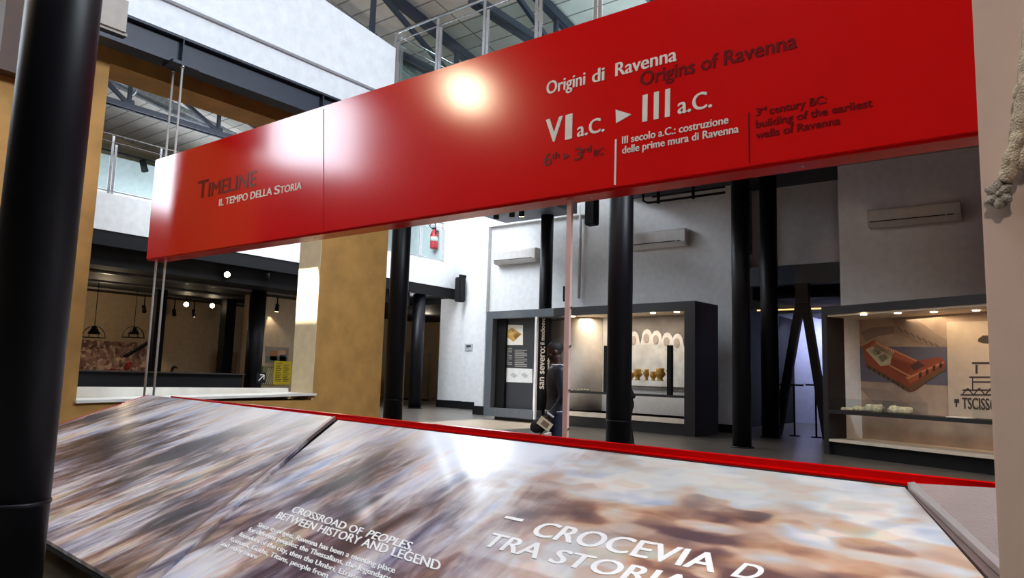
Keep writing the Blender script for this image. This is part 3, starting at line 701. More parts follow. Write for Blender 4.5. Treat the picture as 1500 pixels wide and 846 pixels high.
# right compartment
zs = L.at(950, 577)[1]
mb = MB(); L.box(mb, sC, LW - .3, .05, .45, zs - .06, zs); mb.build('shelf', CASEBLK, lc)
zb_ = L.at(950, 617)[1]
mb = MB(); L.box(mb, sC, LW - .3, .05, LD, .42, zb_); mb.build('bench', CREAM, lc)
mb = MB(); L.box(mb, sC, LW - .3, .1, LD, 0, .42); mb.build('plinth', CASEBLK, lc)
s_ = L.at(850, 500, LD - .3)[0]
mb = MB(); mb.lathe([(.62, zb_), (.62, LZi)], L.p(s_, LD + .1, 0), 40); mb.build('round_panel', mat('beige_round_panel', (206, 196, 184), .8), lc)
mu0, mu1 = L.at(912, 500, LD)[0], LW - .32
mb = MB(); L.box(mb, mu0, mu1, LD - .03, LD, zs + .1, LZi); mu = mb.build('mural', mat('grey_mural_ground', (122, 116, 112), .8, var=.3, scale=1.6), lc)
FIG = mat('pale_mural_figure', (226, 222, 218), .8, var=.2, scale=3)
for i, (x, y) in enumerate(((929, 497), (948, 494), (962, 496), (978, 499), (993, 501))):
    mb = MB(); s0, z0 = L.at(x, y, LD - .03)
    pts = [(s0 + .17 * math.cos(a * math.pi / 6), z0 + .24 * math.sin(a * math.pi / 6)) for a in range(0, 7)]
    pts += [(s0 - .22, z0 - .2), (s0 - .36, z0 - .42), (s0 - .40, zs + .2), (s0 + .40, zs + .2), (s0 + .36, z0 - .42), (s0 + .22, z0 - .2)]
    L.flat(mb, pts, LD - .03 - .004 * i, .01); o = mb.build('figure', FIG, mu)
    mb = MB(); pf = [(s0 - .02 + .09 * math.cos(a * math.pi / 6), z0 - .02 + .13 * math.sin(a * math.pi / 6)) for a in range(12)]
    L.flat(mb, pf, LD - .05 - .004 * i, .008); mb.build('face', mat('mural_face', (176, 164, 156), .8), o)
# black uprights and glass box with the vessels
zp = L.at(980, 505)[1]
for px in (888, 981):
    s_ = L.at(px, 540, .12)[0]
    mb = MB(); L.box(mb, s_ - .06, s_ + .06, .08, .2, zs, zp); mb.build('glass_post', BLACK, lc)
sa, sb = L.at(888, 540, .1)[0], L.at(1002, 540, .1)[0]
mb = MB(); L.box(mb, sa, sb, .06, .075, zs, zp + .02); mb.build('glass_pane', GLASS, lc)
zg = L.at(950, 557, .3)[1]
mb = MB(); L.box(mb, sa + .1, L.at(976, 540, .2)[0], .12, .44, zg - .02, zg); mb.build('glass_shelf', GLASS, lc)
for px in (905, 972):
    s_ = L.at(px, 560, .3)[0]; mb = MB(); L.box(mb, s_ - .01, s_ + .01, .2, .4, zs, zg - .02); mb.build('shelf_support', GLASS, lc)
GOLDM = mat('gilded_metal', (214, 160, 78), .35, metal=.6, var=.15)
for i, (px, hh, rr_, lab) in enumerate(((924, .20, .10, 'small golden cup at the left of the row in the left case'), (934, .30, .12, 'golden jug, second in the row in the left case'), (947, .30, .08, 'slender golden vase in the middle of the row in the left case'),
        (957, .24, .09, 'golden cup fourth in the row in the left case'), (967, .33, .14, 'largest golden jar at the right of the row in the left case'))):
    s_ = L.at(px, 555, .28)[0]; c_ = L.p(s_, .28, zg)
    t = thing('golden_vessel', lab, 'vessel', tuple(c_), 0, 'golden vessels in the left case')
    MB().lathe([(.0, 0), (rr_ * .7, .002), (rr_ * .5, hh * .12), (rr_ * .45, hh * .2), (rr_ * .95, hh * .45), (rr_, hh * .6), (rr_ * .7, hh * .85), (rr_ * .85, hh), (rr_ * .7, hh), (.0, hh * .9)], c_, 24).build('body', GOLDM, t)
    if i in (1, 4):
        MB().tube([c_ + V((rr_ * .9, 0, hh * .4)), c_ + V((rr_ * 1.5, 0, hh * .6)), c_ + V((rr_ * 1.3, 0, hh * .85)), c_ + V((rr_ * .7, 0, hh * .88))], .012, 8).build('handle', GOLDM, t)
s_ = L.at(852, 573, .25)[0]
t = thing('small_vitrine', 'small clear glass box on the shelf at the left of the left case', 'glass box', tuple(L.p(s_, .25, zs)))
mb = MB(); L.box(mb, s_ - .35, s_ + .35, .1, .4, zs, zs + .1); mb.build('glass_box', GLASS, t)
for k in range(5):
    MB().ball(L.p(s_ - .25 + .12 * k, .25, zs + .03), (.045, .04, .03)).build('fragment', STONE, t)
light('case_lamp_left', 'AREA', tuple(L.p((sC + LW) / 2, .55, LZi - .04)), 42, TUNG, look=tuple(L.p((sC + LW) / 2, .75, 0)), size=(LW - sC - .8, .4)).rotation_euler.z += math.atan2(L.d.y, L.d.x)
light('board_lamp', 'SPOT', tuple(L.p((ib0 + ib1) / 2, -1.2, 4.6)), 60, TUNG, look=tuple(L.p((ib0 + ib1) / 2, .3, 1.6)), spot_size=.7)

# ---- right display case
Rr = Fr((-3.96, 15.54), (.906, -.423)); RL = 5.6; RZ = 2.95; RD = 1.0
rc = thing('display_case', 'right display case with the basilica picture and stone fragments', 'display case', tuple(Rr.p(0, 0, 0)))
mb = MB(); Rr.box(mb, -.08, RL, 0, RD + .1, RZ - .16, RZ); mb.build('top_bar', CASEBLK, rc)
mb = MB(); Rr.box(mb, -.08, .04, 0, .52, 0, RZ - .16); mb.build('side_panel', CASEBLK, rc)
mb = MB(); Rr.box(mb, -.08, .04, .52, RD, 0, RZ - .16); o = mb.build('side_panel', WHITE2, rc); o['label'] = 'white inner side panel'
mb = MB(); Rr.box(mb, .04, RL, .03, RD, RZ - .2, RZ - .16); cb = mb.build('ceiling_board', CREAM, rc)
for px, py in ((1265, 460), (1315, 458), (1368, 456), (1430, 454)):
    P_ = onz(px, py, RZ - .2); c_ = V((P_.x, P_.y, RZ - .215)); MB().lathe([(.055, 0), (.055, .02)], c_, 16).build('downlight', LAMPS, cb)
mapm = mat('taupe_map_print', (176, 152, 132), .8, var=.22, scale=2.4)
mb = MB(); Rr.box(mb, .04, RL, RD, RD + .06, .1, RZ - .16); bk = mb.build('back_panel', mapm, rc)
def rpix(name, pg, c_, t_=RD, th=.006, par=None):
    mb = MB(); Rr.pix(mb, pg, t_, th); return mb.build(name, mat('print_%d_%d_%d' % c_, c_, .7), par or bk)
pp = rpix('poster', [(1257, 507), (1390, 508), (1390, 564), (1258, 558)], (104, 100, 112))
rpix('map_drawing', [(1262, 486), (1276, 480), (1308, 477), (1311, 488), (1286, 492), (1268, 500)], (142, 122, 110))
rpix('map_drawing', [(1308, 466), (1340, 466), (1388, 498), (1388, 506), (1360, 506), (1312, 488)], (160, 140, 124))
for k in range(7):
    rpix('map_line', [(1316 + k * 9, 478 + k * 4), (1323 + k * 9, 485 + k * 4), (1322 + k * 9, 486.5 + k * 4), (1315 + k * 9, 479.5 + k * 4)], (118, 98, 88), RD - .006, .004)
rpix('map_drawing', [(1258, 566), (1300, 571), (1352, 606), (1340, 612), (1290, 600)], (154, 134, 120))
# bird's-eye basilica on the poster
b1 = rpix('basilica', [(1263, 507), (1280, 498), (1345, 528), (1377, 522), (1385, 529), (1385, 540), (1340, 572), (1332, 574), (1268, 531)], (150, 74, 44), RD - .006, .006, pp)
for pg, c_ in (([(1281, 499), (1344, 527), (1336, 532), (1306, 522), (1274, 505)], (176, 92, 56)), ([(1268, 512), (1282, 504), (1308, 517), (1304, 534), (1290, 536)], (184, 170, 132)),
        ([(1274, 515), (1282, 510), (1292, 516), (1284, 521)], (104, 112, 84)), ([(1286, 522), (1296, 518), (1302, 524), (1292, 531)], (120, 120, 92)), ([(1268, 531), (1332, 568), (1332, 574), (1268, 537)], (104, 74, 46)),
        ([(1306, 524), (1336, 537), (1326, 552), (1303, 538)], (142, 64, 38)), ([(1326, 552), (1382, 528), (1384, 532), (1334, 562)], (178, 92, 54)), ([(1332, 566), (1385, 536), (1385, 541), (1334, 574)], (116, 80, 46)),
        ([(1332, 536), (1346, 529), (1354, 535), (1340, 542)], (96, 58, 44))):
    rpix('roof_drawing', pg, c_, RD - .012, .004, b1)
for pg, c_ in (([(1283, 500), (1343, 527.5), (1342, 529), (1282, 501.5)], (214, 150, 104)), ([(1304, 534), (1336, 551), (1335, 553), (1303, 536)], (206, 140, 92)), ([(1328, 553), (1383, 529), (1383.5, 530.5), (1329, 555)], (214, 146, 100)),
        ([(1346, 546), (1350, 544), (1350, 552), (1346, 554)], (70, 46, 34)), ([(1356, 541), (1360, 539), (1360, 547), (1356, 549)], (70, 46, 34)), ([(1366, 536), (1370, 534), (1370, 542), (1366, 544)], (70, 46, 34)), ([(1376, 531), (1380, 529), (1380, 537), (1376, 539)], (70, 46, 34))) + tuple(
        ([(1272 + 7 * k, 535.5 + 4.1 * k), (1275 + 7 * k, 537.3 + 4.1 * k), (1275 + 7 * k, 541 + 4.1 * k), (1272 + 7 * k, 539.2 + 4.1 * k)], (60, 42, 32)) for k in range(8)):
    rpix('wall_drawing', pg, c_, RD - .017, .003, b1)
for k in range(9):
    x = 1284 + k * 3.0; y = 505 + k * 1.5
    rpix('colonnade', [(x, y - 5), (x + 1.2, y - 4.6), (x + 1.2, y), (x, y - .6)], (222, 206, 176), RD - .017, .003, b1)
wp = rpix('white_panel', [(1388, 471), (1475, 470), (1475, 622), (1391, 609)], (206, 186, 164), RD - .002, .03)
INK = (66, 54, 50)
def ink(pg): return rpix('ink_drawing', pg, INK, RD - .034, .004, wp)
ink([(1433, 496), (1440, 491), (1470, 491), (1470, 504), (1440, 502), (1433, 500)])
for a_, b_, c_, d_ in ((1424, 530, 1470, 533), (1429, 534, 1432, 547), (1420, 551, 1472, 553), (1424, 558, 1470, 560), (1410, 570, 1472, 572), (1407, 577, 1472, 579), (1424, 551, 1425.5, 570)):
    ink([(a_, b_), (c_, b_), (c_, d_), (a_, d_)])
for x in (1409, 1426, 1443):
    ink([(x, 577), (x + 7.5, 568), (x + 9.5, 568), (x + 2, 577)]); ink([(x + 7.5, 568), (x + 9.5, 568), (x + 17, 577), (x + 15, 577)])
ink([(1398, 584), (1405, 584), (1405, 590), (1402, 590), (1402, 596), (1400, 596), (1400, 590), (1398, 590)])
s0, z0 = Rr.at(1410, 598, RD - .034); s1, z1 = Rr.at(1460, 603, RD - .034); zh = Rr.at(1410, 582, RD - .034)[1]
mb = MB(); zt = min(z0, z1); lay_text(mb, 'TSCISSC', Rr.p(s0, RD - .034, z0), Rr.p(s1, RD - .034, z0), (0, 0, zh - z0), -Rr.n, .006)
mb.build('lettering', mat('print_%d_%d_%d' % INK, INK, .7), wp, fixn=False)
zsh = .88
mb = MB(); Rr.box(mb, .04, RL, -.02, .55, zsh - .07, zsh); mb.build('shelf', CASEBLK, rc)
mb = MB(); Rr.box(mb, .04, RL, .0, RD, .26, .31); mb.build('bench', CREAM, rc)
mb = MB(); Rr.box(mb, .0, RL, .08, RD, .0, .26); mb.build('plinth', BLACK, rc)
for i, (xa, xb, lab) in enumerate(((1217, 1289, 'long clear glass vitrine over stone fragments at the left of the right case shelf'), (1292, 1338, 'short clear glass vitrine, second from the left on the right case shelf'), (1424, 1475, 'clear glass vitrine at the right of the right case shelf'))):
    s0, s1 = Rr.at(xa, 600, .05)[0], Rr.at(xb, 605, .05)[0]
    t = thing('glass_vitrine', lab, 'vitrine', tuple(Rr.p((s0 + s1) / 2, .27, zsh)), 0, 'glass vitrines in the right case')
    for nm, (q0, q1, t0, t1) in (('glass_pane', (s0, s1, .05, .058)), ('glass_pane', (s0, s1, .46, .468)), ('glass_pane', (s0, s0 + .008, .058, .46)), ('glass_pane', (s1 - .008, s1, .058, .46))):
        mb = MB(); Rr.box(mb, q0, q1, t0, t1, zsh, zsh + .22); mb.build(nm, GLASS, t)
    mb = MB(); Rr.box(mb, s0, s1, .05, .468, zsh + .22, zsh + .228); mb.build('glass_lid', GLASS, t)
random.seed(3)
def fragment(px, w, d_, h, lab, m=None):
    s_ = Rr.at(px, 602, .25)[0]; c_ = Rr.p(s_, .25, zsh)
    bm_ = MB(); bm_.ball((0, 0, 0), 1, 18, 12)
    for v in bm_.bm.verts:
        k = 1 + .18 * math.sin(v.co.x * 5 + px) * math.cos(v.co.y * 4) + random.uniform(-.09, .09)
        v.co = V((v.co.x * w * k, v.co.y * d_ * k, max(0, (v.co.z + .75) * h * .6 * k)))
    bmesh.ops.translate(bm_.bm, verts=bm_.bm.verts, vec=c_); o = bm_.build('stone_fragment', m or mat('pale_bone_stone', (234, 214, 176), .8, var=.3, scale=20, bump=.4))
    o.rotation_euler.z = 0; return tag(o, lab, 'stone fragment', 'stone fragments in the right case')
fragment(1243, .14, .1, .06, 'flat pale stone fragment at the left end of the long vitrine')
fragment(1260, .15, .11, .09, 'pale stone fragment in the middle of the long vitrine')
fragment(1280, .17, .12, .14, 'largest pale stone fragment at the right end of the long vitrine')
fragment(1317, .21, .13, .13, 'rounded pale stone fragment in the short second vitrine')
s_ = Rr.at(1405, 614, .2)[0]; mb = MB(); Rr.box(mb, s_ - .17, s_ + .17, .1, .38, zsh, zsh + .015); tag(mb.build('open_document', mat('warm_paper', (250, 236, 214), .8)), 'pale flat sheet lying on the right case shelf before the last vitrine', 'document')
o = light('case_lamp_right', 'AREA', tuple(Rr.p(2.6, .45, RZ - .25)), 26, WARM, look=tuple(Rr.p(2.6, .65, 0)), size=(4.6, .3)); o.rotation_euler.z += math.atan2(Rr.d.y, Rr.d.x)

# ---- wall air conditioners
def aircon(x0, x1, yt, yb_, Y, lab):
    a_, b_ = ony(x0, yt, Y), ony(x1, yt, Y); z0 = ony(x0, yb_, Y).z; zt = a_.z; Y -= .004
    t = thing('air_conditioner', lab, 'air conditioner', ((a_.x + b_.x) / 2, Y, z0), 0, 'white wall air conditioners')
    w0, w1 = a_.x, b_.x; h = zt - z0
    MB().prism([(w0, Y, z0), (w0, Y - .22, z0), (w0, Y - .32, z0 + h * .22), (w0, Y - .32, zt - .05), (w0, Y - .27, zt), (w0, Y, zt)], (w1 - w0, 0, 0)).build('body', ACW, t, .012)
    MB().box((w0 + .05, Y - .325, z0 + h * .25), (w1 - .3, Y - .318, z0 + h * .30)).build('air_slot', BLACK, t)
    MB().prism([(w0 + .06, Y - .225, z0 - .004), (w0 + .06, Y - .325, z0 + h * .2), (w0 + .06, Y - .333, z0 + h * .2), (w0 + .06, Y - .233, z0 - .012)], (w1 - w0 - .12, 0, 0)).build('flap', ACW, t)
    MB().box((w1 - .26, Y - .33, z0 + h * .24), (w1 - .14, Y - .318, z0 + h * .3)).build('display', DKPANEL, t)
aircon(928, 1010, 344.5, 368, BW, 'white air conditioner on the back wall right of the middle column')
aircon(1274, 1410, 311, 336, 18.2, 'white air conditioner in shade above the right display case')
aircon(731, 792, 370, 389, BW, 'white air conditioner above the information board of the left case')
# ---- soffit fittings behind the sign
def track_spot(c_, aim, lab, lit=0, group='track spotlights', size=1.0, top=None):
    c_, aim = V(c_), V(aim).normalized()
    t = thing('track_spotlight', lab, 'spotlight', tuple(c_), 0, group)
    MB().bar(V((c_.x, c_.y, top or c_.z)), c_ + V((0, 0, -.10 * size)), .03 * size, .03 * size).build('stem', BLACK, t)
    h_ = c_ + V((0, 0, -.14 * size))
    can = MB().tube([h_ - aim * .12 * size, h_ + aim * .14 * size], [.065 * size, .075 * size], 18).build('lamp_can', BLACK, t)
    if lit: MB().tube([h_ + aim * .141 * size, h_ + aim * .15 * size], .062 * size, 18).build('lens', LAMP if lit > 1 else LAMPS, t)
    return t
zk = GZ - .03
struct('trim_7', MB().box((-14.7, 16.8, 6.40), (-11.9, 18.5, 6.94)).box((-14.7, 16.6, 6.36), (-11.5, 16.8, 6.94)), mat('grey_blue_soffit', (84, 90, 98), .5))
xr = ony(718, 400, BW).x; zr_ = ony(760, 328, BW).z
struct('trim_12', MB().box((-16.65, BW - .16, 0), (xr, BW, zr_)).box((-16.65, BW - .16, zr_), (-12.0, BW, 8.6)), WHITE)
for px, py, lab, lit in ((727, 312, 'black spotlight at the left end of the soffit over the left case', 0), (750, 309, 'black spotlight second from left under the soffit over the left case', 0), (764, 308, 'lit spotlight third from left under the soffit over the left case', 1)):
    P_ = ony(px, py, 16.95); track_spot((P_.x, P_.y, P_.z + .16), (-.2, .3, -.9), lab, lit, 'spotlights over the left case', 1.2, 6.38)
P_ = ony(867, 318, 17.5)
t = thing('loudspeaker', 'black loudspeaker hanging under the gallery left of the middle column', 'loudspeaker', (P_.x, P_.y, 6.2))
MB().box((P_.x - .17, P_.y - .14, 5.72), (P_.x + .17, P_.y + .14, 6.5)).build('cabinet', BLACK, t, .03); MB().box((P_.x - .04, P_.y - .04, 6.5), (P_.x + .04, P_.y + .04, GZ)).build('bracket', BLACK, t)
P_ = ony(940, 292, 19.2); Q_ = ony(1060, 278, 19.2)
t = thing('cable_pipe', 'thin dark pipe with bends along the top of the back wall', 'pipe', (P_.x, 19.3, 6.75))
MB().tube([(P_.x, 19.3, GZ), (P_.x, 19.3, 6.74), (P_.x + .15, 19.3, 6.66), (Q_.x, 19.3, 6.66)], .035, 10).build('pipe', BLACK, t)
MB().tube([(P_.x + .3, 19.3, 6.82), (Q_.x, 19.3, 6.82)], .025, 10).build('pipe', BLACK, t)
for x in (P_.x + .5, P_.x + 1.6): MB().box((x - .03, 19.25, 6.6), (x + .03, 19.35, GZ)).build('clamp', BLACK, t)
struct('trim_8', MB().box((pl, 18.12, 6.62), (3, 18.2, 6.72)).box((pl, 18.12, 6.78), (3, 18.2, 6.84)), mat('grey_rail', (150, 140, 136), .5))
P_ = ony(828, 430, 19.6); tag(MB().box((P_.x - .08, BW - .1, P_.z - .25), (P_.x + .08, BW, P_.z + .25)).build('junction_box', BLACK, None, .01), 'small black box on the back wall above the left case', 'box')
P_ = ony(848, 380, 19.5); tag(MB().tube([(P_.x, 19.55, 3.9), (P_.x, 19.55, GZ)], .05, 14).build('wall_pipe', ACW), 'white upright pipe on the back wall between the pink bar and the middle column', 'pipe')
# ---- passage at the right
struct('wall_passage', MB().box((-12, 27.5, 0), (0, 27.8, 4.0)), mat('lilac_white_wall', (196, 196, 214), .8))
struct('trim_9', MB().box((-7.2, 20.6, 3.75), (pl, 27.5, 4.2)), BLACK)
struct('trim_10', MB().box((-7.0, 19.75, 4.02), (pl + .2, 20.1, 4.55)), BEAMB)
struct('wall_side', MB().box((-4.2, 18.6, 0), (-4.0, 27.5, 3.75)).box((-8.3, 20.07, 0), (-8.1, 27.5, 3.75)), BLACK)
t = thing('v_brace', 'pair of dark diagonal steel braces meeting at the top in the passage', 'brace', (-5.7, 19.6, 0))
for a_, b_ in (((1173, 440), (1144, 606)), ((1179, 440), (1203, 585))):
    A1, B1 = ony(*a_, 19.7), ony(*b_, 19.7); dv = (A1 - B1); k = B1.z / dv.z
    MB().bar(B1 - dv * k, A1 + dv * .05, .2, .2, (0, 1, 0)).build('brace', STEEL, t)
A1 = ony(1176, 438, 19.7); MB().box((A1.x - .16, 19.58, A1.z - .1), (A1.x + .16, 19.82, 4.02)).build('head_plate', STEEL, t)
P_, Q_ = ony(1098, 439, 23), ony(1230, 437, 23)
tag(MB().box((-7.9, 22.98, 3.66), (-4.25, 23.02, 3.70)).build('light_strip', emit_mat('warm_strip_glow', (255, 205, 130), 1.6)), 'thin warm light strip under the passage ceiling', 'light strip')
light('passage_blue_lamp', 'AREA', (-6.3, 26.4, 3.6), 120, (.6, .66, 1.0), look=(-6.3, 27.4, 1.2), size=(3, .3))
for i, (px, xa, xb) in enumerate(((1163, 1143, 1176), (1194.5, 1181, 1203))):
    P_ = ony(px, 565, 20.2); xa_, xb_ = ony(xa, 565, 20.2).x, ony(xb, 565, 20.2).x
    t = thing('barrier_stand', ('left' if i == 0 else 'right') + ' one of two thin dark barrier stands in the passage by the V braces', 'barrier', (P_.x, 20.2, 0), 0, 'barrier stands in the passage')
    MB().tube([(P_.x, 20.2, .0), (P_.x, 20.2, P_.z)], .025, 10).build('post', BLACK, t); MB().lathe([(.14, 0), (.14, .02), (.03, .03)], (P_.x, 20.2, 0), 18).build('base', BLACK, t)
    MB().box((xa_, 20.14, P_.z), (xb_, 20.26, P_.z + .05)).build('rail', BLACK, t)
# ---- left atrium details
P_ = onx(675, 424, MX + .1)
t = thing('loudspeaker', 'black loudspeaker on a bracket at the far end of the mezzanine front', 'loudspeaker', (P_.x, P_.y, P_.z))
P_ = ony(674, 424, 21.8)
MB().box((P_.x - .16, 21.62, P_.z - .5), (P_.x + .16, 21.98, P_.z + .5)).build('cabinet', BLACK, t, .04); MB().box((P_.x - .05, 21.75, P_.z + .5), (P_.x + .05, 22.1, P_.z + .62)).build('bracket', BLACK, t)
P_ = onz(607, 598, 0); column((P_.x, P_.y), .25, 4.45, 'dark steel column under the mezzanine, right of the ochre wall end')
P_ = ony(636, 347, 22.10)
t = thing('fire_extinguisher', 'red fire extinguisher on the wall of the far mezzanine', 'fire extinguisher', (P_.x, 22.12, P_.z - .5))
MB().lathe([(.0, -.52), (.16, -.5), (.17, -.45), (.17, .12), (.12, .24), (.05, .28), (.05, .34), (0, .34)], (P_.x, 22.10, P_.z), 24).build('cylinder', mat('extinguisher_red', (196, 30, 34), .35), t)
MB().lathe([(.173, -.2), (.173, .0)], (P_.x, 22.10, P_.z), 24).build('label', ACW, t)
MB().box((P_.x - .14, 22.07, P_.z + .34), (P_.x + .08, 22.13, P_.z + .42)).build('handle', BLACK, t)
MB().tube([(P_.x - .1, 22.08, P_.z + .38), (P_.x - .26, 22.05, P_.z + .5), (P_.x - .1, 22.03, P_.z + .66), (P_.x + .14, 22.00, P_.z + .55), (P_.x + .2, 22.00, P_.z + .1)], .025, 10).build('hose', BLACK, t)
MB().box((P_.x - .06, 22.20, P_.z - .1), (P_.x + .06, 22.30, P_.z + .3)).build('bracket', BLACK, t)
P_ = ony(687, 509, 22.1)
t = thing('wall_plaque', 'small grey plaque on the white wall left of the left case', 'plaque', tuple(P_))
MB().box((P_.x - .2, 22.07, P_.z - .12), (P_.x + .2, 22.1, P_.z + .16)).build('plate', mat('grey_plaque', (176, 178, 178), .5), t); MB().box((P_.x - .12, 22.06, P_.z + .02), (P_.x + .12, 22.07, P_.z + .1)).build('mark', DKPANEL, t)
P_ = onz(621, 592, 0)
t = thing('wooden_partition', 'grey-brown wooden partition under the mezzanine behind the far column', 'partition', (P_.x - .4, 26.6, 0))
zz = ony(621, 516, 26.6).z; xx = ony(628, 540, 26.6).x
MB().box((xx - 2.4, 26.5, .08), (xx, 26.7, zz)).build('board', mat('grey_brown_wood', (132, 116, 92), .6, var=.2, scale=4, stretch=(8, 8, 1)), t); MB().box((xx - 2.4, 26.52, 0), (xx, 26.68, .08)).build('plinth', BLACK, t)
P_ = onx(615.5, 431, -21.5); track_spot((P_.x, P_.y, P_.z + .14), (.2, -.4, -.9), 'small lit lamp under the mezzanine by the far column', 1, None, 1.0, 4.45)
light('hallway_lamp', 'POINT', (-25.5, 26.0, 4.0), 45, TUNG, shadow_soft_size=.1)
P_ = onx(210, 246, -26.0); track_spot((P_.x, P_.y, P_.z + .32), (-.4, .5, -.8), 'dark spotlight on a rail above the far mezzanine, left of the sign end', 0, None, 1.6)
tag(MB().bar((P_.x, 7, P_.z + .32), (P_.x, 14, P_.z + .32), .05, .05).build('lighting_rail', BLACK), 'thin dark lighting rail above the far mezzanine', 'rail')

# ================================================================== ROOM UNDER THE MEZZANINE
t = thing('reception_counter', 'long black reception counter seen through the ochre wall opening', 'counter', (-21.3, 10.5, 0))
zc0 = onx(230, 544, -21).z
MB().box((-21.6, 7.4, .06), (-21.0, 13.2, zc0 - .04)).build('front_panel', BLACK, t); MB().box((-21.7, 7.3, zc0 - .04), (-20.95, 13.25, zc0)).build('counter_top', mat('dark_counter_top', (52, 46, 44), .35), t); MB().box((-21.55, 7.5, 0), (-21.1, 13.1, .06)).build('plinth', BLACK, t)
m, tt, p = nt_new('mosaic_print'); n, l = tt.nodes, tt.links
tc = n.new('ShaderNodeTexCoord'); vo = n.new('ShaderNodeTexVoronoi'); vo.inputs['Scale'].default_value = 9; l.new(tc.outputs['Object'], vo.inputs['Vector'])
rp = n.new('ShaderNodeValToRGB'); e = rp.color_ramp.elements; e[0].color = lin((96, 66, 60)); e[1].color = lin((206, 178, 160)); e[1].position = .9; x_ = e.new(.45); x_.color = lin((150, 112, 104))
sp = n.new('ShaderNodeSeparateColor'); l.new(vo.outputs['Color'], sp.inputs[0]); l.new(sp.outputs[0], rp.inputs[0]); l.new(rp.outputs[0], p.inputs['Base Color']); p.inputs['Roughness'].default_value = .7
A1, B1 = onx(119, 497, -27.95), onx(217, 546, -27.95)
tag(MB().box((-28, A1.y - .6, .5), (-27.93, B1.y, A1.z)).build('wall_picture', m), 'large pinkish mosaic picture on the room wall under the pendant lamps', 'picture')
A1, B1 = onx(183, 522, -26), onx(216, 502, -26)
tag(MB().bar(A1, B1 + (B1 - A1) * .3, .08, .22, (1, 0, 0)).build('slanted_board', BLACK), 'dark slanted board in front of the pinkish mosaic picture', 'board')
zmin = [o for o in bpy.data.objects if o.name == 'slanted_board'][0]
for px, x, w in ((228.5, -24.5, .17), (331, -25.5, .2)):
    P_ = onx(px, 500, x); tag(MB().box((x - w, P_.y - w, 0), (x + w, P_.y + w, RC)).build('square_post', BLACK), 'black square post in the room behind the thin hanger rods' if px < 300 else 'black square post in the middle of the room, left of the room column', 'post')
P_ = onx(375, 480, -21.6); column((P_.x, P_.y), .27, RC, 'dark steel column in the room behind the ochre wall opening')
A1, B1 = onx(327, 514, -27.5), onx(346, 545, -27.5)
t = thing('wooden_cabinet', 'small brown wooden cabinet at the back of the room', 'cabinet', (-27.6, (A1.y + B1.y) / 2, 0))
WOOD = mat('brown_wood', (140, 96, 46), .5, var=.2, scale=5, stretch=(6, 6, 1))
MB().box((-27.95, A1.y, 0), (-27.5, B1.y, A1.z)).build('body', WOOD, t)
for k in (0, 1):
    y0 = A1.y + (B1.y - A1.y) * k / 2
    d_ = MB().box((-27.5, y0 + .02, .08), (-27.48, y0 + (B1.y - A1.y) / 2 - .02, A1.z - .04)).build('door', WOOD, t); MB().box((-27.48, y0 + (.5 if k == 0 else .06), .9), (-27.46, y0 + (.54 if k == 0 else .1), 1.1)).build('handle', BLACK, d_)
# pendant lamps
def pendant(px, lab):
    P_ = onx(px, 494, -24.2); z0 = P_.z; y = P_.y; x = -24.2; r = .34; h = .36
    t = thing('pendant_lamp', lab, 'lamp', (x, y, z0), 0, 'wire pendant lamps')
    MB().tube([(x, y, z0 + h), (x, y, RC)], .012, 8).build('cable', BLACK, t)
    def ring(rr_, z): return MB().tube([(x + rr_ * math.cos(a * math.pi / 16), y + rr_ * math.sin(a * math.pi / 16), z) for a in range(33)], .012, 6)
    ring(r, z0).build('bottom_ring', BLACK, t)
    for k in range(8):
        a = k * math.pi / 4
        MB().tube([(x + r * math.cos(b) * math.cos(a), y + r * math.cos(b) * math.sin(a), z0 + h * math.sin(b)) for b in [i * math.pi / 16 for i in range(9)]], .009, 6).build('wire', BLACK, t)
    MB().lathe([(.0, h), (.05, h), (.06, h * .8), (.16, h * .45), (.17, h * .3), (.0, h * .28)], (x, y, z0), 20).build('inner_shade', BLACK, t)
    return t
pendant(137, 'wire dome pendant lamp, left one over the mosaic picture'); pendant(195, 'wire dome pendant lamp, right one over the mosaic picture')
# ceiling tracks and spots of the room
for i, (x, lab) in enumerate(((-21.6, 'dark ceiling track nearest the opening in the room'), (-24.0, 'dark ceiling track in the middle of the room'), (-26.4, 'dark ceiling track at the back of the room'))):
    tag(MB().box((x - .03, 5, RC - .06), (x + .03, 18.5, RC)).build('ceiling_track', mat('track_grey', (110, 104, 98), .35)), lab, 'track', 'ceiling tracks in the room')
for px, py, x, lit, lab in ((333, 400, -20.15, 2, 'brightest lit spotlight near the top of the ochre wall opening'), (273, 444, -26.0, 2, 'lit spotlight at the middle of the room ceiling, left of a pair'), (311, 446, -26.0, 2, 'lit spotlight at the middle of the room ceiling, right of a pair'),
        (284, 458, -26.6, 1, 'small lit spotlight just below the pair in the room'), (392, 404, -20.15, 0, 'unlit black spotlight right of the room column top'), (211, 452, -26.8, 0, 'unlit black spotlight right of the pendant lamps'), (255, 457, -26.8, 0, 'unlit black spotlight beside the thin hanger rods'), (406, 450, -22.4, 1, 'small lit spotlight above the yellow poster')):
    P_ = onx(px, py, x)
    aim = (V((0, 0, 1.6)) - P_).normalized() if lit == 2 else (V((-.5, .4, -.9)) if px != 406 else V((-.25, .1, -1)))
    track_spot((x, P_.y, P_.z + .14), aim, lab, lit, 'spotlights of the room', 1.0 if lit != 2 else 1.3, (4.45 if x > -20.2 else RC - .05))
    if lit == 2: light('room_spot', 'SPOT', (x - .3, P_.y, P_.z), 70, WARM, look=(-26, P_.y - 1.0, 1.6), spot_size=1.6, shadow_soft_size=.06)
P_ = onx(406, 450, -22.4); light('poster_spot', 'SPOT', (-22.86, P_.y, P_.z - .1), 34, TUNG, look=(-23.05, P_.y + .9, 1.2), spot_size=.9, shadow_soft_size=.03)
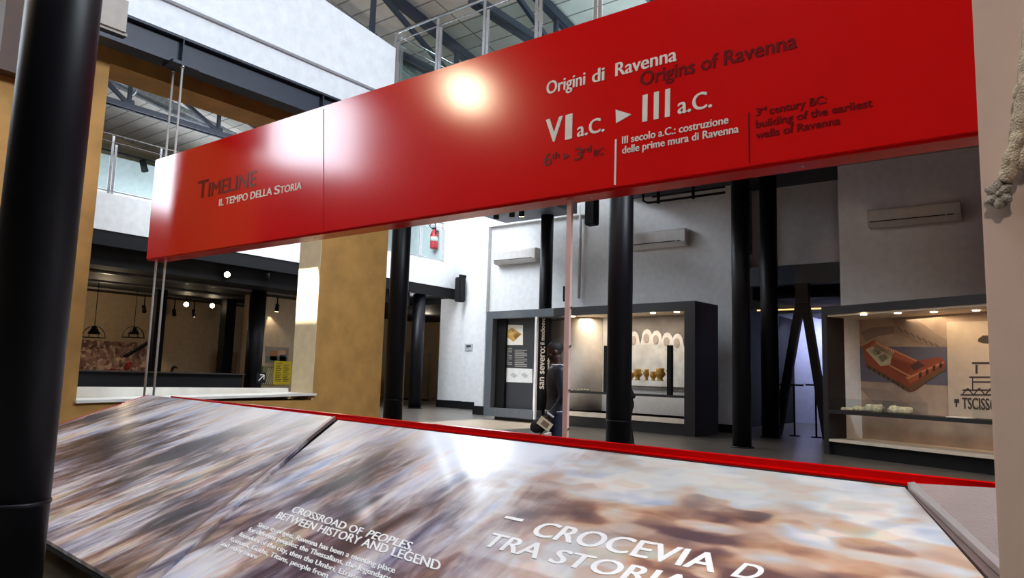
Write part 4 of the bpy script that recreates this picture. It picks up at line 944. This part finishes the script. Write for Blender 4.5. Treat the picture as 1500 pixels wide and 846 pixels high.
light('room_pendant_light', 'POINT', (-25.0, 10.5, 3.2), 60, WARM, shadow_soft_size=.15)
# posters on the right wall of the room
PX_ = -22.996
def poster(name, x0, y0, x1, y1, c_, lab, off=.0):
    A1, B1 = onx(x0, y0, PX_), onx(x1, y1, PX_)
    t = tag(MB().box((PX_, A1.y, B1.z), (PX_ + .02 + off, B1.y, A1.z)).build(name, mat('print_%d_%d_%d' % c_, c_, .6)), lab, 'poster')
    return t, A1, B1
t, A1, B1 = poster('photo_poster', 389, 507, 421, 533, (150, 134, 116), 'photo poster above the yellow poster in the room', .01)
for pg, c_ in (((.05, .1, .95, .45), (92, 108, 88)), ((.2, .2, .5, .75), (170, 110, 60)), ((.62, .15, .9, .55), (60, 96, 140)), ((.55, .5, .85, .8), (206, 160, 120))):
    w, h = B1.y - A1.y, A1.z - B1.z; MB().box((PX_ + .03, A1.y + w * pg[0], B1.z + h * pg[1]), (PX_ + .033, A1.y + w * pg[2], B1.z + h * pg[3])).build('picture_patch', mat('print_%d_%d_%d' % c_, c_, .6), t)
t, A1, B1 = poster('yellow_poster', 401, 528, 424, 563, (236, 208, 24), 'bright yellow text poster on the room wall', .03)
w, h = B1.y - A1.y, A1.z - B1.z
for k in range(11):
    for c0 in (.1, .54):
        if k < 1 and c0 > .5: continue
        z_ = A1.z - h * (.1 + .075 * k); MB().box((PX_ + .05, A1.y + w * c0, z_ - h * .02), (PX_ + .053, A1.y + w * (c0 + .34 - .05 * (k % 3)), z_ + h * .01)).build('text_line', mat('olive_print', (120, 104, 16), .6), t)
t, A1, B1 = poster('aerial_photo_poster', 384, 536, 401, 564, (128, 124, 72), 'green and brown aerial photo poster left of the yellow poster', .015)
w, h = B1.y - A1.y, A1.z - B1.z
for k in range(5): MB().prism([(PX_ + .036, A1.y + w * (.1 + .15 * k), B1.z + h * .05), (PX_ + .036, A1.y + w * (.18 + .15 * k), B1.z + h * .05), (PX_ + .036, A1.y + w * min(.98, .5 + .15 * k), B1.z + h * .9), (PX_ + .036, A1.y + w * min(.95, .43 + .15 * k), B1.z + h * .9)], (.002, 0, 0)).build('picture_patch', mat('print_206_196_150', (206, 196, 150), .6), t)
poster('small_card_poster', 381, 514, 388, 535, (214, 190, 160), 'small pale card poster beside the room column')
P_ = onx(380, 553, -21.0)
t = thing('arrow_sign', 'small black square sign with a white arrow at the end of the counter', 'sign', tuple(P_))
w = .17; x = -20.9
MB().box((x - .03, P_.y - w, P_.z - w), (x, P_.y + w, P_.z + w)).build('plate', BLACK, t)
MB().bar((x + .003, P_.y - .09, P_.z - .09), (x + .003, P_.y + .09, P_.z + .09), .03, .004, (1, 0, 0)).build('arrow', LETW, t)
MB().bar((x + .003, P_.y + .1, P_.z + .1), (x + .003, P_.y - .05, P_.z + .1), .03, .004, (1, 0, 0)).build('arrow', LETW, t)
MB().bar((x + .003, P_.y + .1, P_.z + .1), (x + .003, P_.y + .1, P_.z - .05), .03, .004, (1, 0, 0)).build('arrow', LETW, t)
MB().box((x - .03, P_.y - .02, 0), (x - .01, P_.y + .02, P_.z - w)).build('post', BLACK, t)

# ================================================================== NEAR PILLAR AND CARVING
struct('wall_pillar', MB().box((-.152, 2.0, 0), (1.4, 2.28, 6.5)), PILLARW, .004)
CY_ = 1.985
t = thing('carved_garland', 'carved pale stone garland ending in a flower rosette on the near white pillar', 'carving', tuple(ony(1463, 290, 2.0)))
path = [(1524, -40), (1516, 40), (1507, 110), (1500, 165), (1494, 205), (1484, 240), (1471, 268)]
pts = [ony(x, y, CY_ - .012) for x, y in path]; rr_ = [.022, .022, .022, .0225, .021, .019, .017]
# refine and give the stem its knots
P2, R2 = [], []
for i in range(len(pts) - 1):
    for k in range(6):
        f = k / 6; P2.append(pts[i].lerp(pts[i + 1], f)); R2.append((rr_[i] * (1 - f) + rr_[i + 1] * f) * (1 + .10 * math.sin((i * 6 + k) * 1.35) + random.uniform(-.05, .05)))
P2.append(pts[-1]); R2.append(rr_[-1])
MB().tube(P2, R2, 20, upv=(0, 1, 0)).build('stem', STONE, t)
for (x, y, a) in ((1497, 128, .6), (1488, 214, .4), (1500, 230, .2), (1478, 232, .3)):
    c_ = ony(x, y, CY_ - .02); MB().ball(c_, (.014, .012, .03), rot=Matrix.Rotation(a, 3, 'Y')).build('leaf', STONE, t)
rc_ = ony(1463, 286, CY_ - .008)
ro = MB().ball(rc_, (.024, .016, .032), 20, 12).build('rosette', mat('grey_carved_stone', (168, 160, 148), .85, var=.3, scale=70, bump=.6, bscale=220), t)
for k in range(6):
    a = k * math.pi / 3 + math.pi / 6; c_ = rc_ + V((math.cos(a) * .0145, -.011, math.sin(a) * .020))
    MB().ball(c_, (.0105, .009, .0155), 14, 9, rot=Matrix.Rotation(math.pi / 2 - a, 3, 'Y')).build('petal', MATS['grey_carved_stone'], ro)
MB().ball(rc_ + V((0, -.018, 0)), (.005, .005, .006), 12, 8).build('flower_heart', MATS['grey_carved_stone'], ro)

# ================================================================== PEOPLE
def organic(mb, name, m, parent, voxel=.008, smooth=3):
    """fuse overlapping tapered limbs into one continuous skin"""
    me = bpy.data.meshes.new('tmp'); bmesh.ops.recalc_face_normals(mb.bm, faces=mb.bm.faces); mb.bm.to_mesh(me); mb.bm.free()
    o = bpy.data.objects.new('tmp', me); COL.objects.link(o)
    r = o.modifiers.new('r', 'REMESH'); r.mode = 'VOXEL'; r.voxel_size = voxel; r.use_smooth_shade = True
    s_ = o.modifiers.new('s', 'SMOOTH'); s_.iterations = smooth; s_.factor = .5
    dg = bpy.context.evaluated_depsgraph_get(); dg.update(); nm = bpy.data.meshes.new_from_object(o.evaluated_get(dg))
    bpy.data.objects.remove(o); nm.name = name; nm.materials.clear(); nm.materials.append(m)
    for p_ in nm.polygons: p_.use_smooth = True
    q_ = bpy.data.objects.new(name, nm); COL.objects.link(q_); q_.parent = parent; return q_
def limb(mb, pts, rad, seg=16, flat=1.0):
    mb.tube(pts, rad, seg, flat=flat)
    for p_, r_ in ((pts[0], rad[0]), (pts[-1], rad[-1])): mb.ball(p_, r_ * .99, 14, 9)
    for p_, r_ in zip(pts[1:-1], rad[1:-1]): mb.ball(p_, r_ * .97, 14, 9)
    return mb
def head(mb, c_, tilt, s_=1.0):
    R3 = Matrix.Rotation(tilt, 3, 'Y'); c_ = V(c_)
    def at_(v): return c_ + R3 @ (V(v) * s_)
    def e_(v, r): mb.ball(at_(v), tuple(k * s_ for k in r), 22, 14, rot=R3)
    e_((-.012, 0, .025), (.098, .076, .092)); e_((.022, 0, -.035), (.070, .060, .082)); e_((.045, 0, -.085), (.042, .038, .030))
    e_((.085, 0, -.012), (.014, .012, .026)); e_((.097, 0, -.032), (.015, .017, .013)); e_((.082, 0, -.066), (.013, .024, .008)); e_((.079, 0, -.080), (.012, .020, .008))
    for y in (-1, 1):
        e_((-.004, y * .076, -.012), (.020, .010, .032)); e_((.074, y * .032, .010), (.012, .020, .009)); e_((.062, y * .042, -.03), (.022, .018, .02))
def hand(mb, w, d_, s_, side=1):
    """open curled hand: w wrist, d_ direction of the palm, s_ across the palm towards the thumb"""
    w, d_, s_ = V(w), V(d_).normalized(), V(s_).normalized(); n_ = d_.cross(s_) * side
    mb.tube([w - d_ * .01, w + d_ * .045, w + d_ * .085], [.024, .036, .036], 14, flat=.5, upv=tuple(n_)); mb.ball(w + d_ * .05, (.03, .03, .03))
    for k, ln in enumerate((.070, .078, .072, .056)):
        b_ = w + d_ * .084 + s_ * (.027 - .018 * k)
        m1 = b_ + (d_ * .75 + n_ * .55).normalized() * ln * .5; e1 = m1 + (d_ * .25 + n_ * .95).normalized() * ln * .5
        limb(mb, [b_ - d_ * .015, b_, m1, e1], [.009, .0095, .0088, .0075], 10)
    b_ = w + d_ * .03 + s_ * .03; m1 = b_ + (d_ * .5 + s_ * .7 + n_ * .3).normalized() * .035; e1 = m1 + (d_ * .8 + n_ * .6).normalized() * .03
    limb(mb, [b_, m1, e1], [.013, .011, .009], 10)
def person(loc, rz, lab, skin, hairc, top, legs, seated=False, arms=None, lean=0.0, tilt=.25, hair='short', voxel=.009, shoes=(24, 22, 24), height=1.0):
    t = thing('person', lab, 'person', loc, rz); t.scale = (height,) * 3
    kz = -.47 if seated else 0
    pel = V((0, 0, .96 + kz)); che = V((.02 + lean * .5, 0, 1.28 + kz)); nk = V((.01 + lean, 0, 1.50 + kz)); hd = nk + V((.045 + lean * .2, 0, .165))
    sh = [V((-.005 + lean * .85, y * .185, 1.43 + kz)) for y in (1, -1)]
    A = arms or [[V((-.035, .245, 1.14)), V((.085, .235, .915))], [V((-.03, -.245, 1.14)), V((.07, -.23, .91))]]
    A = [[a + V((0, 0, kz)) for a in p_] for p_ in A]
    if seated: legp = [[V((0, y * .1, .5)), V((.43, y * .12, .5)), V((.42, y * .12, .09))] for y in (1, -1)]
    else: legp = [[V((0, .095, .93)), V((.035, .10, .50)), V((-.03, .105, .09))], [V((0, -.095, .93)), V((-.02, -.10, .50)), V((-.10, -.105, .09))]]
    def torso(mb, g):
        prof = [(-.05, .110), (.0, .114), (.06, .110), (.12, .107), (.20, .111), (.28, .119), (.36, .121), (.42, .116), (.47, .098), (.51, .07)]
        mb.tube([V((lean * max(0, zz) * 2 + .01, 0, .98 + kz + zz)) for zz, r_ in prof], [r_ + g for zz, r_ in prof], 24, flat=1.46)
        mb.ball(V((lean + .0, 0, 1.45 + kz)), (.085 + g, .15 + g, .06), 20, 12)
    body = MB(); torso(body, -.008)
    limb(body, [che + V((-.02, 0, .12)), nk, hd + V((-.03, 0, -.06))], [.075, .056, .054]); head(body, hd, tilt)
    for k in (0, 1):
        limb(body, [sh[k], A[k][0], A[k][1]], [.052, .040, .027])
        dd = (A[k][1] - A[k][0]).normalized(); sd = V((.25, 0, 1)) - dd * V((.25, 0, 1)).dot(dd)
        hand(body, A[k][1], dd, sd, 1 if k == 0 else -1)
        limb(body, legp[k], [.080, .054, .036]); an = legp[k][2]; limb(body, [an + V((0, 0, -.03)), an + V((.13, 0, -.055))], [.036, .030])
    bo = organic(body, 'body', skin, t, voxel)
    jk = MB(); torso(jk, .018)
    for k in (0, 1): limb(jk, [sh[k], A[k][0], A[k][0].lerp(A[k][1], .90)], [.078, .062, .046])
    limb(jk, [che + V((-.02, 0, .14)), nk + V((-.005, 0, -.015))], [.10, .070])
    jo = organic(jk, 'jacket', top[0], t, voxel * 1.2)
    if len(top) > 1:
        def oval(c_, rx, ry, r_, m_, nm):
            MB().tube([V(c_) + V((math.cos(a * math.pi / 14) * rx, math.sin(a * math.pi / 14) * ry, 0)) for a in range(29)], r_, 8).build(nm, m_, jo, world=False)
        oval(nk + V((.0, 0, .0)), .073, .074, .013, top[1], 'collar'); oval((.01, 0, .955 + kz), .137, .180, .012, top[1], 'hem_band'); oval((.01, 0, .925 + kz), .135, .178, .016, top[0], 'waist_band')
        for k in (0, 1):
            w_ = A[k][0].lerp(A[k][1], .92); d2_ = (A[k][1] - A[k][0]).normalized()
            MB().tube([w_ - d2_ * .012, w_ + d2_ * .012], .048, 16).build('cuff', top[1], jo, world=False)
    tr = MB()
    for zz in (0, .06): tr.ball(pel + V((0, 0, zz - .05)), (.128, .172, .1), 18, 12)
    for k in (0, 1): limb(tr, [legp[k][0], legp[k][1], legp[k][2] + V((0, 0, .02))], [.098, .072, .060])
    organic(tr, 'trousers', legs, t, voxel * 1.2)
    for k in (0, 1):
        an = legp[k][2]; b_ = MB(); limb(b_, [an + V((-.03, 0, -.045)), an + V((.06, 0, -.045)), an + V((.16, 0, -.052))], [.043, .045, .036], 14)
        for v in b_.bm.verts: v.co.z = max(v.co.z, 0.0)
        organic(b_, 'shoe', mat('shoe_%d_%d_%d' % shoes, shoes, .5), t, .009)
    R3 = Matrix.Rotation(tilt, 3, 'Y'); hb = MB()
    if hair == 'short': hb.ball(hd + R3 @ V((-.016, 0, .034)), (.098, .078, .090), 22, 14, rot=R3)
    else:
        hb.ball(hd + R3 @ V((-.022, 0, .032)), (.108, .090, .100), 22, 14, rot=R3); hb.ball(hd + R3 @ V((-.055, 0, -.05)), (.065, .082, .10), 18, 12, rot=R3)
    for v in list(hb.bm.verts):
        w_ = R3.inverted() @ (v.co - hd)
        if (w_.x > .045 and w_.z < .055) or w_.z < (-.02 if hair == 'short' else -.16): hb.bm.verts.remove(v)
    hb.build('hair', hairc, t, world=False)
    return t
DSKIN = mat('dark_skin', (66, 42, 34), .5, var=.1, scale=20); LSKIN = mat('light_skin', (204, 150, 122), .55, var=.06, scale=20)
NAVY = mat('navy_bomber_cloth', (18, 21, 34), .5, var=.2, scale=14, bump=.2, bscale=60); JEANS = mat('dark_blue_denim', (28, 34, 56), .8, var=.2, scale=60)
STRIPE = mat('pale_rib_stripe', (196, 196, 200), .8); BLACKH = mat('black_hair', (18, 15, 15), .7)
q = CAM + ray(818, 560) * 8.75
RZM = math.atan2(-.613, -.79)
man = person((q.x, q.y, 0), RZM, 'man in navy bomber jacket walking left past the desk, looking down', DSKIN, BLACKH, (NAVY, STRIPE), JEANS, tilt=.30, voxel=.0065,
             arms=[[V((-.045, .245, 1.13)), V((.115, .235, .90))], [V((-.02, -.245, 1.13)), V((.11, -.2, .90))]])
Mw = Matrix.Translation((q.x, q.y, 0)) @ Matrix.Rotation(RZM, 4, 'Z')
def mloc(x, y, z): return Mw @ V((x, y, z))
t = thing('booklet', 'small folded beige booklet held in the left hand of the man in the navy jacket', 'booklet', tuple(mloc(.16, .235, .83)))
c_ = V((.165, .252, .815)); du_ = V((.82, 0, .57)); dv_ = V((-.57, 0, .82))
def bquad(y0, y1, w0, w1, h0, h1):
    return [Mw @ (c_ + du_ * w_ + dv_ * h_ + V((0, y_ - .252, 0))) for y_ in (y0, y1) for (w_, h_) in ((w0, h0), (w1, h0), (w1, h1), (w0, h1))]
MB().quadbox(bquad(.262, .268, -.085, .085, -.052, .052)).build('cover', mat('beige_booklet_cover', (206, 190, 160), .6), t)
MB().quadbox(bquad(.268, .2705, -.05, .04, -.03, .03)).build('cover_picture', mat('booklet_picture', (120, 96, 78), .6), t)
MB().quadbox(bquad(.254, .262, -.082, .082, -.05, .05)).build('pages', mat('booklet_pages', (236, 232, 224), .8), t)
t = thing('cap', 'dark flat cap held in front by the man in the navy jacket', 'cap', tuple(mloc(.26, .1, .78)))
cm = MB(); cm.ball((0, 0, 0), (.115, .09, .085), 24, 14, rot=Matrix.Rotation(.5, 3, 'Y'))
bmesh.ops.transform(cm.bm, matrix=Mw @ Matrix.Translation((.225, .17, .79)), verts=cm.bm.verts); cm.build('crown', mat('dark_grey_felt', (40, 40, 44), .9, bump=.2), t)
cm = MB(); cm.ball((0, 0, 0), (.09, .08, .008), 20, 8, rot=Matrix.Rotation(.9, 3, 'Y')); bmesh.ops.transform(cm.bm, matrix=Mw @ Matrix.Translation((.17, .17, .74)), verts=cm.bm.verts); cm.build('brim', MATS['dark_grey_felt'], t)
q = CAM + ray(921, 560) * 15.0
person((q.x, q.y, 0), RZM, 'person in black coat mostly hidden behind the middle column', LSKIN, BLACKH, (mat('black_coat_cloth', (22, 22, 24), .85),), mat('black_trouser_cloth', (20, 20, 22), .85), tilt=.5, lean=.12, voxel=.012, height=.9,
       arms=[[V((-.06, .25, 1.14)), V((.1, .24, 1.0))], [V((-.03, -.245, 1.14)), V((.12, -.2, 1.0))]])
REDC = mat('red_jumper_cloth', (150, 22, 34), .85); 
for px, x, hc, tc_, lab, hr in ((166, -22.9, (206, 176, 120), REDC, 'blond person in a red top seated behind the counter', 'short'), (187, -23.3, (176, 62, 30), mat('dark_jumper_cloth', (40, 32, 34), .85), 'red-haired person seated behind the counter beside the blond one', 'long'), (254, -22.9, (30, 24, 22), mat('brown_jumper_cloth', (60, 44, 36), .85), 'dark-haired person seated behind the counter near the hanger rods', 'long')):
    P_ = onx(px, 538, x)
    t = thing('stool', 'black stool under the ' + lab.split(' person')[0] + ' person behind the counter', 'stool', (P_.x, P_.y, 0), 0, 'stools behind the counter')
    MB().lathe([(.0, .34), (.19, .34), (.2, .36), (.19, .39), (0, .39)], (P_.x, P_.y, 0), 24).build('seat', BLACK, t); MB().tube([(P_.x, P_.y, .03), (P_.x, P_.y, .34)], .03, 12).build('post', BLACK, t); MB().lathe([(.2, 0), (.2, .02), (.04, .035)], (P_.x, P_.y, 0), 24).build('base', BLACK, t)
    person((P_.x, P_.y, 0), .3 if px != 187 else 2.2, lab, LSKIN, mat('hair_%d_%d_%d' % hc, hc, .7), (tc_,), mat('black_trouser_cloth', (20, 20, 22), .85), seated=True, hair=hr, voxel=.014, height={166: 1.17, 187: 1.1, 254: 1.02}[px])
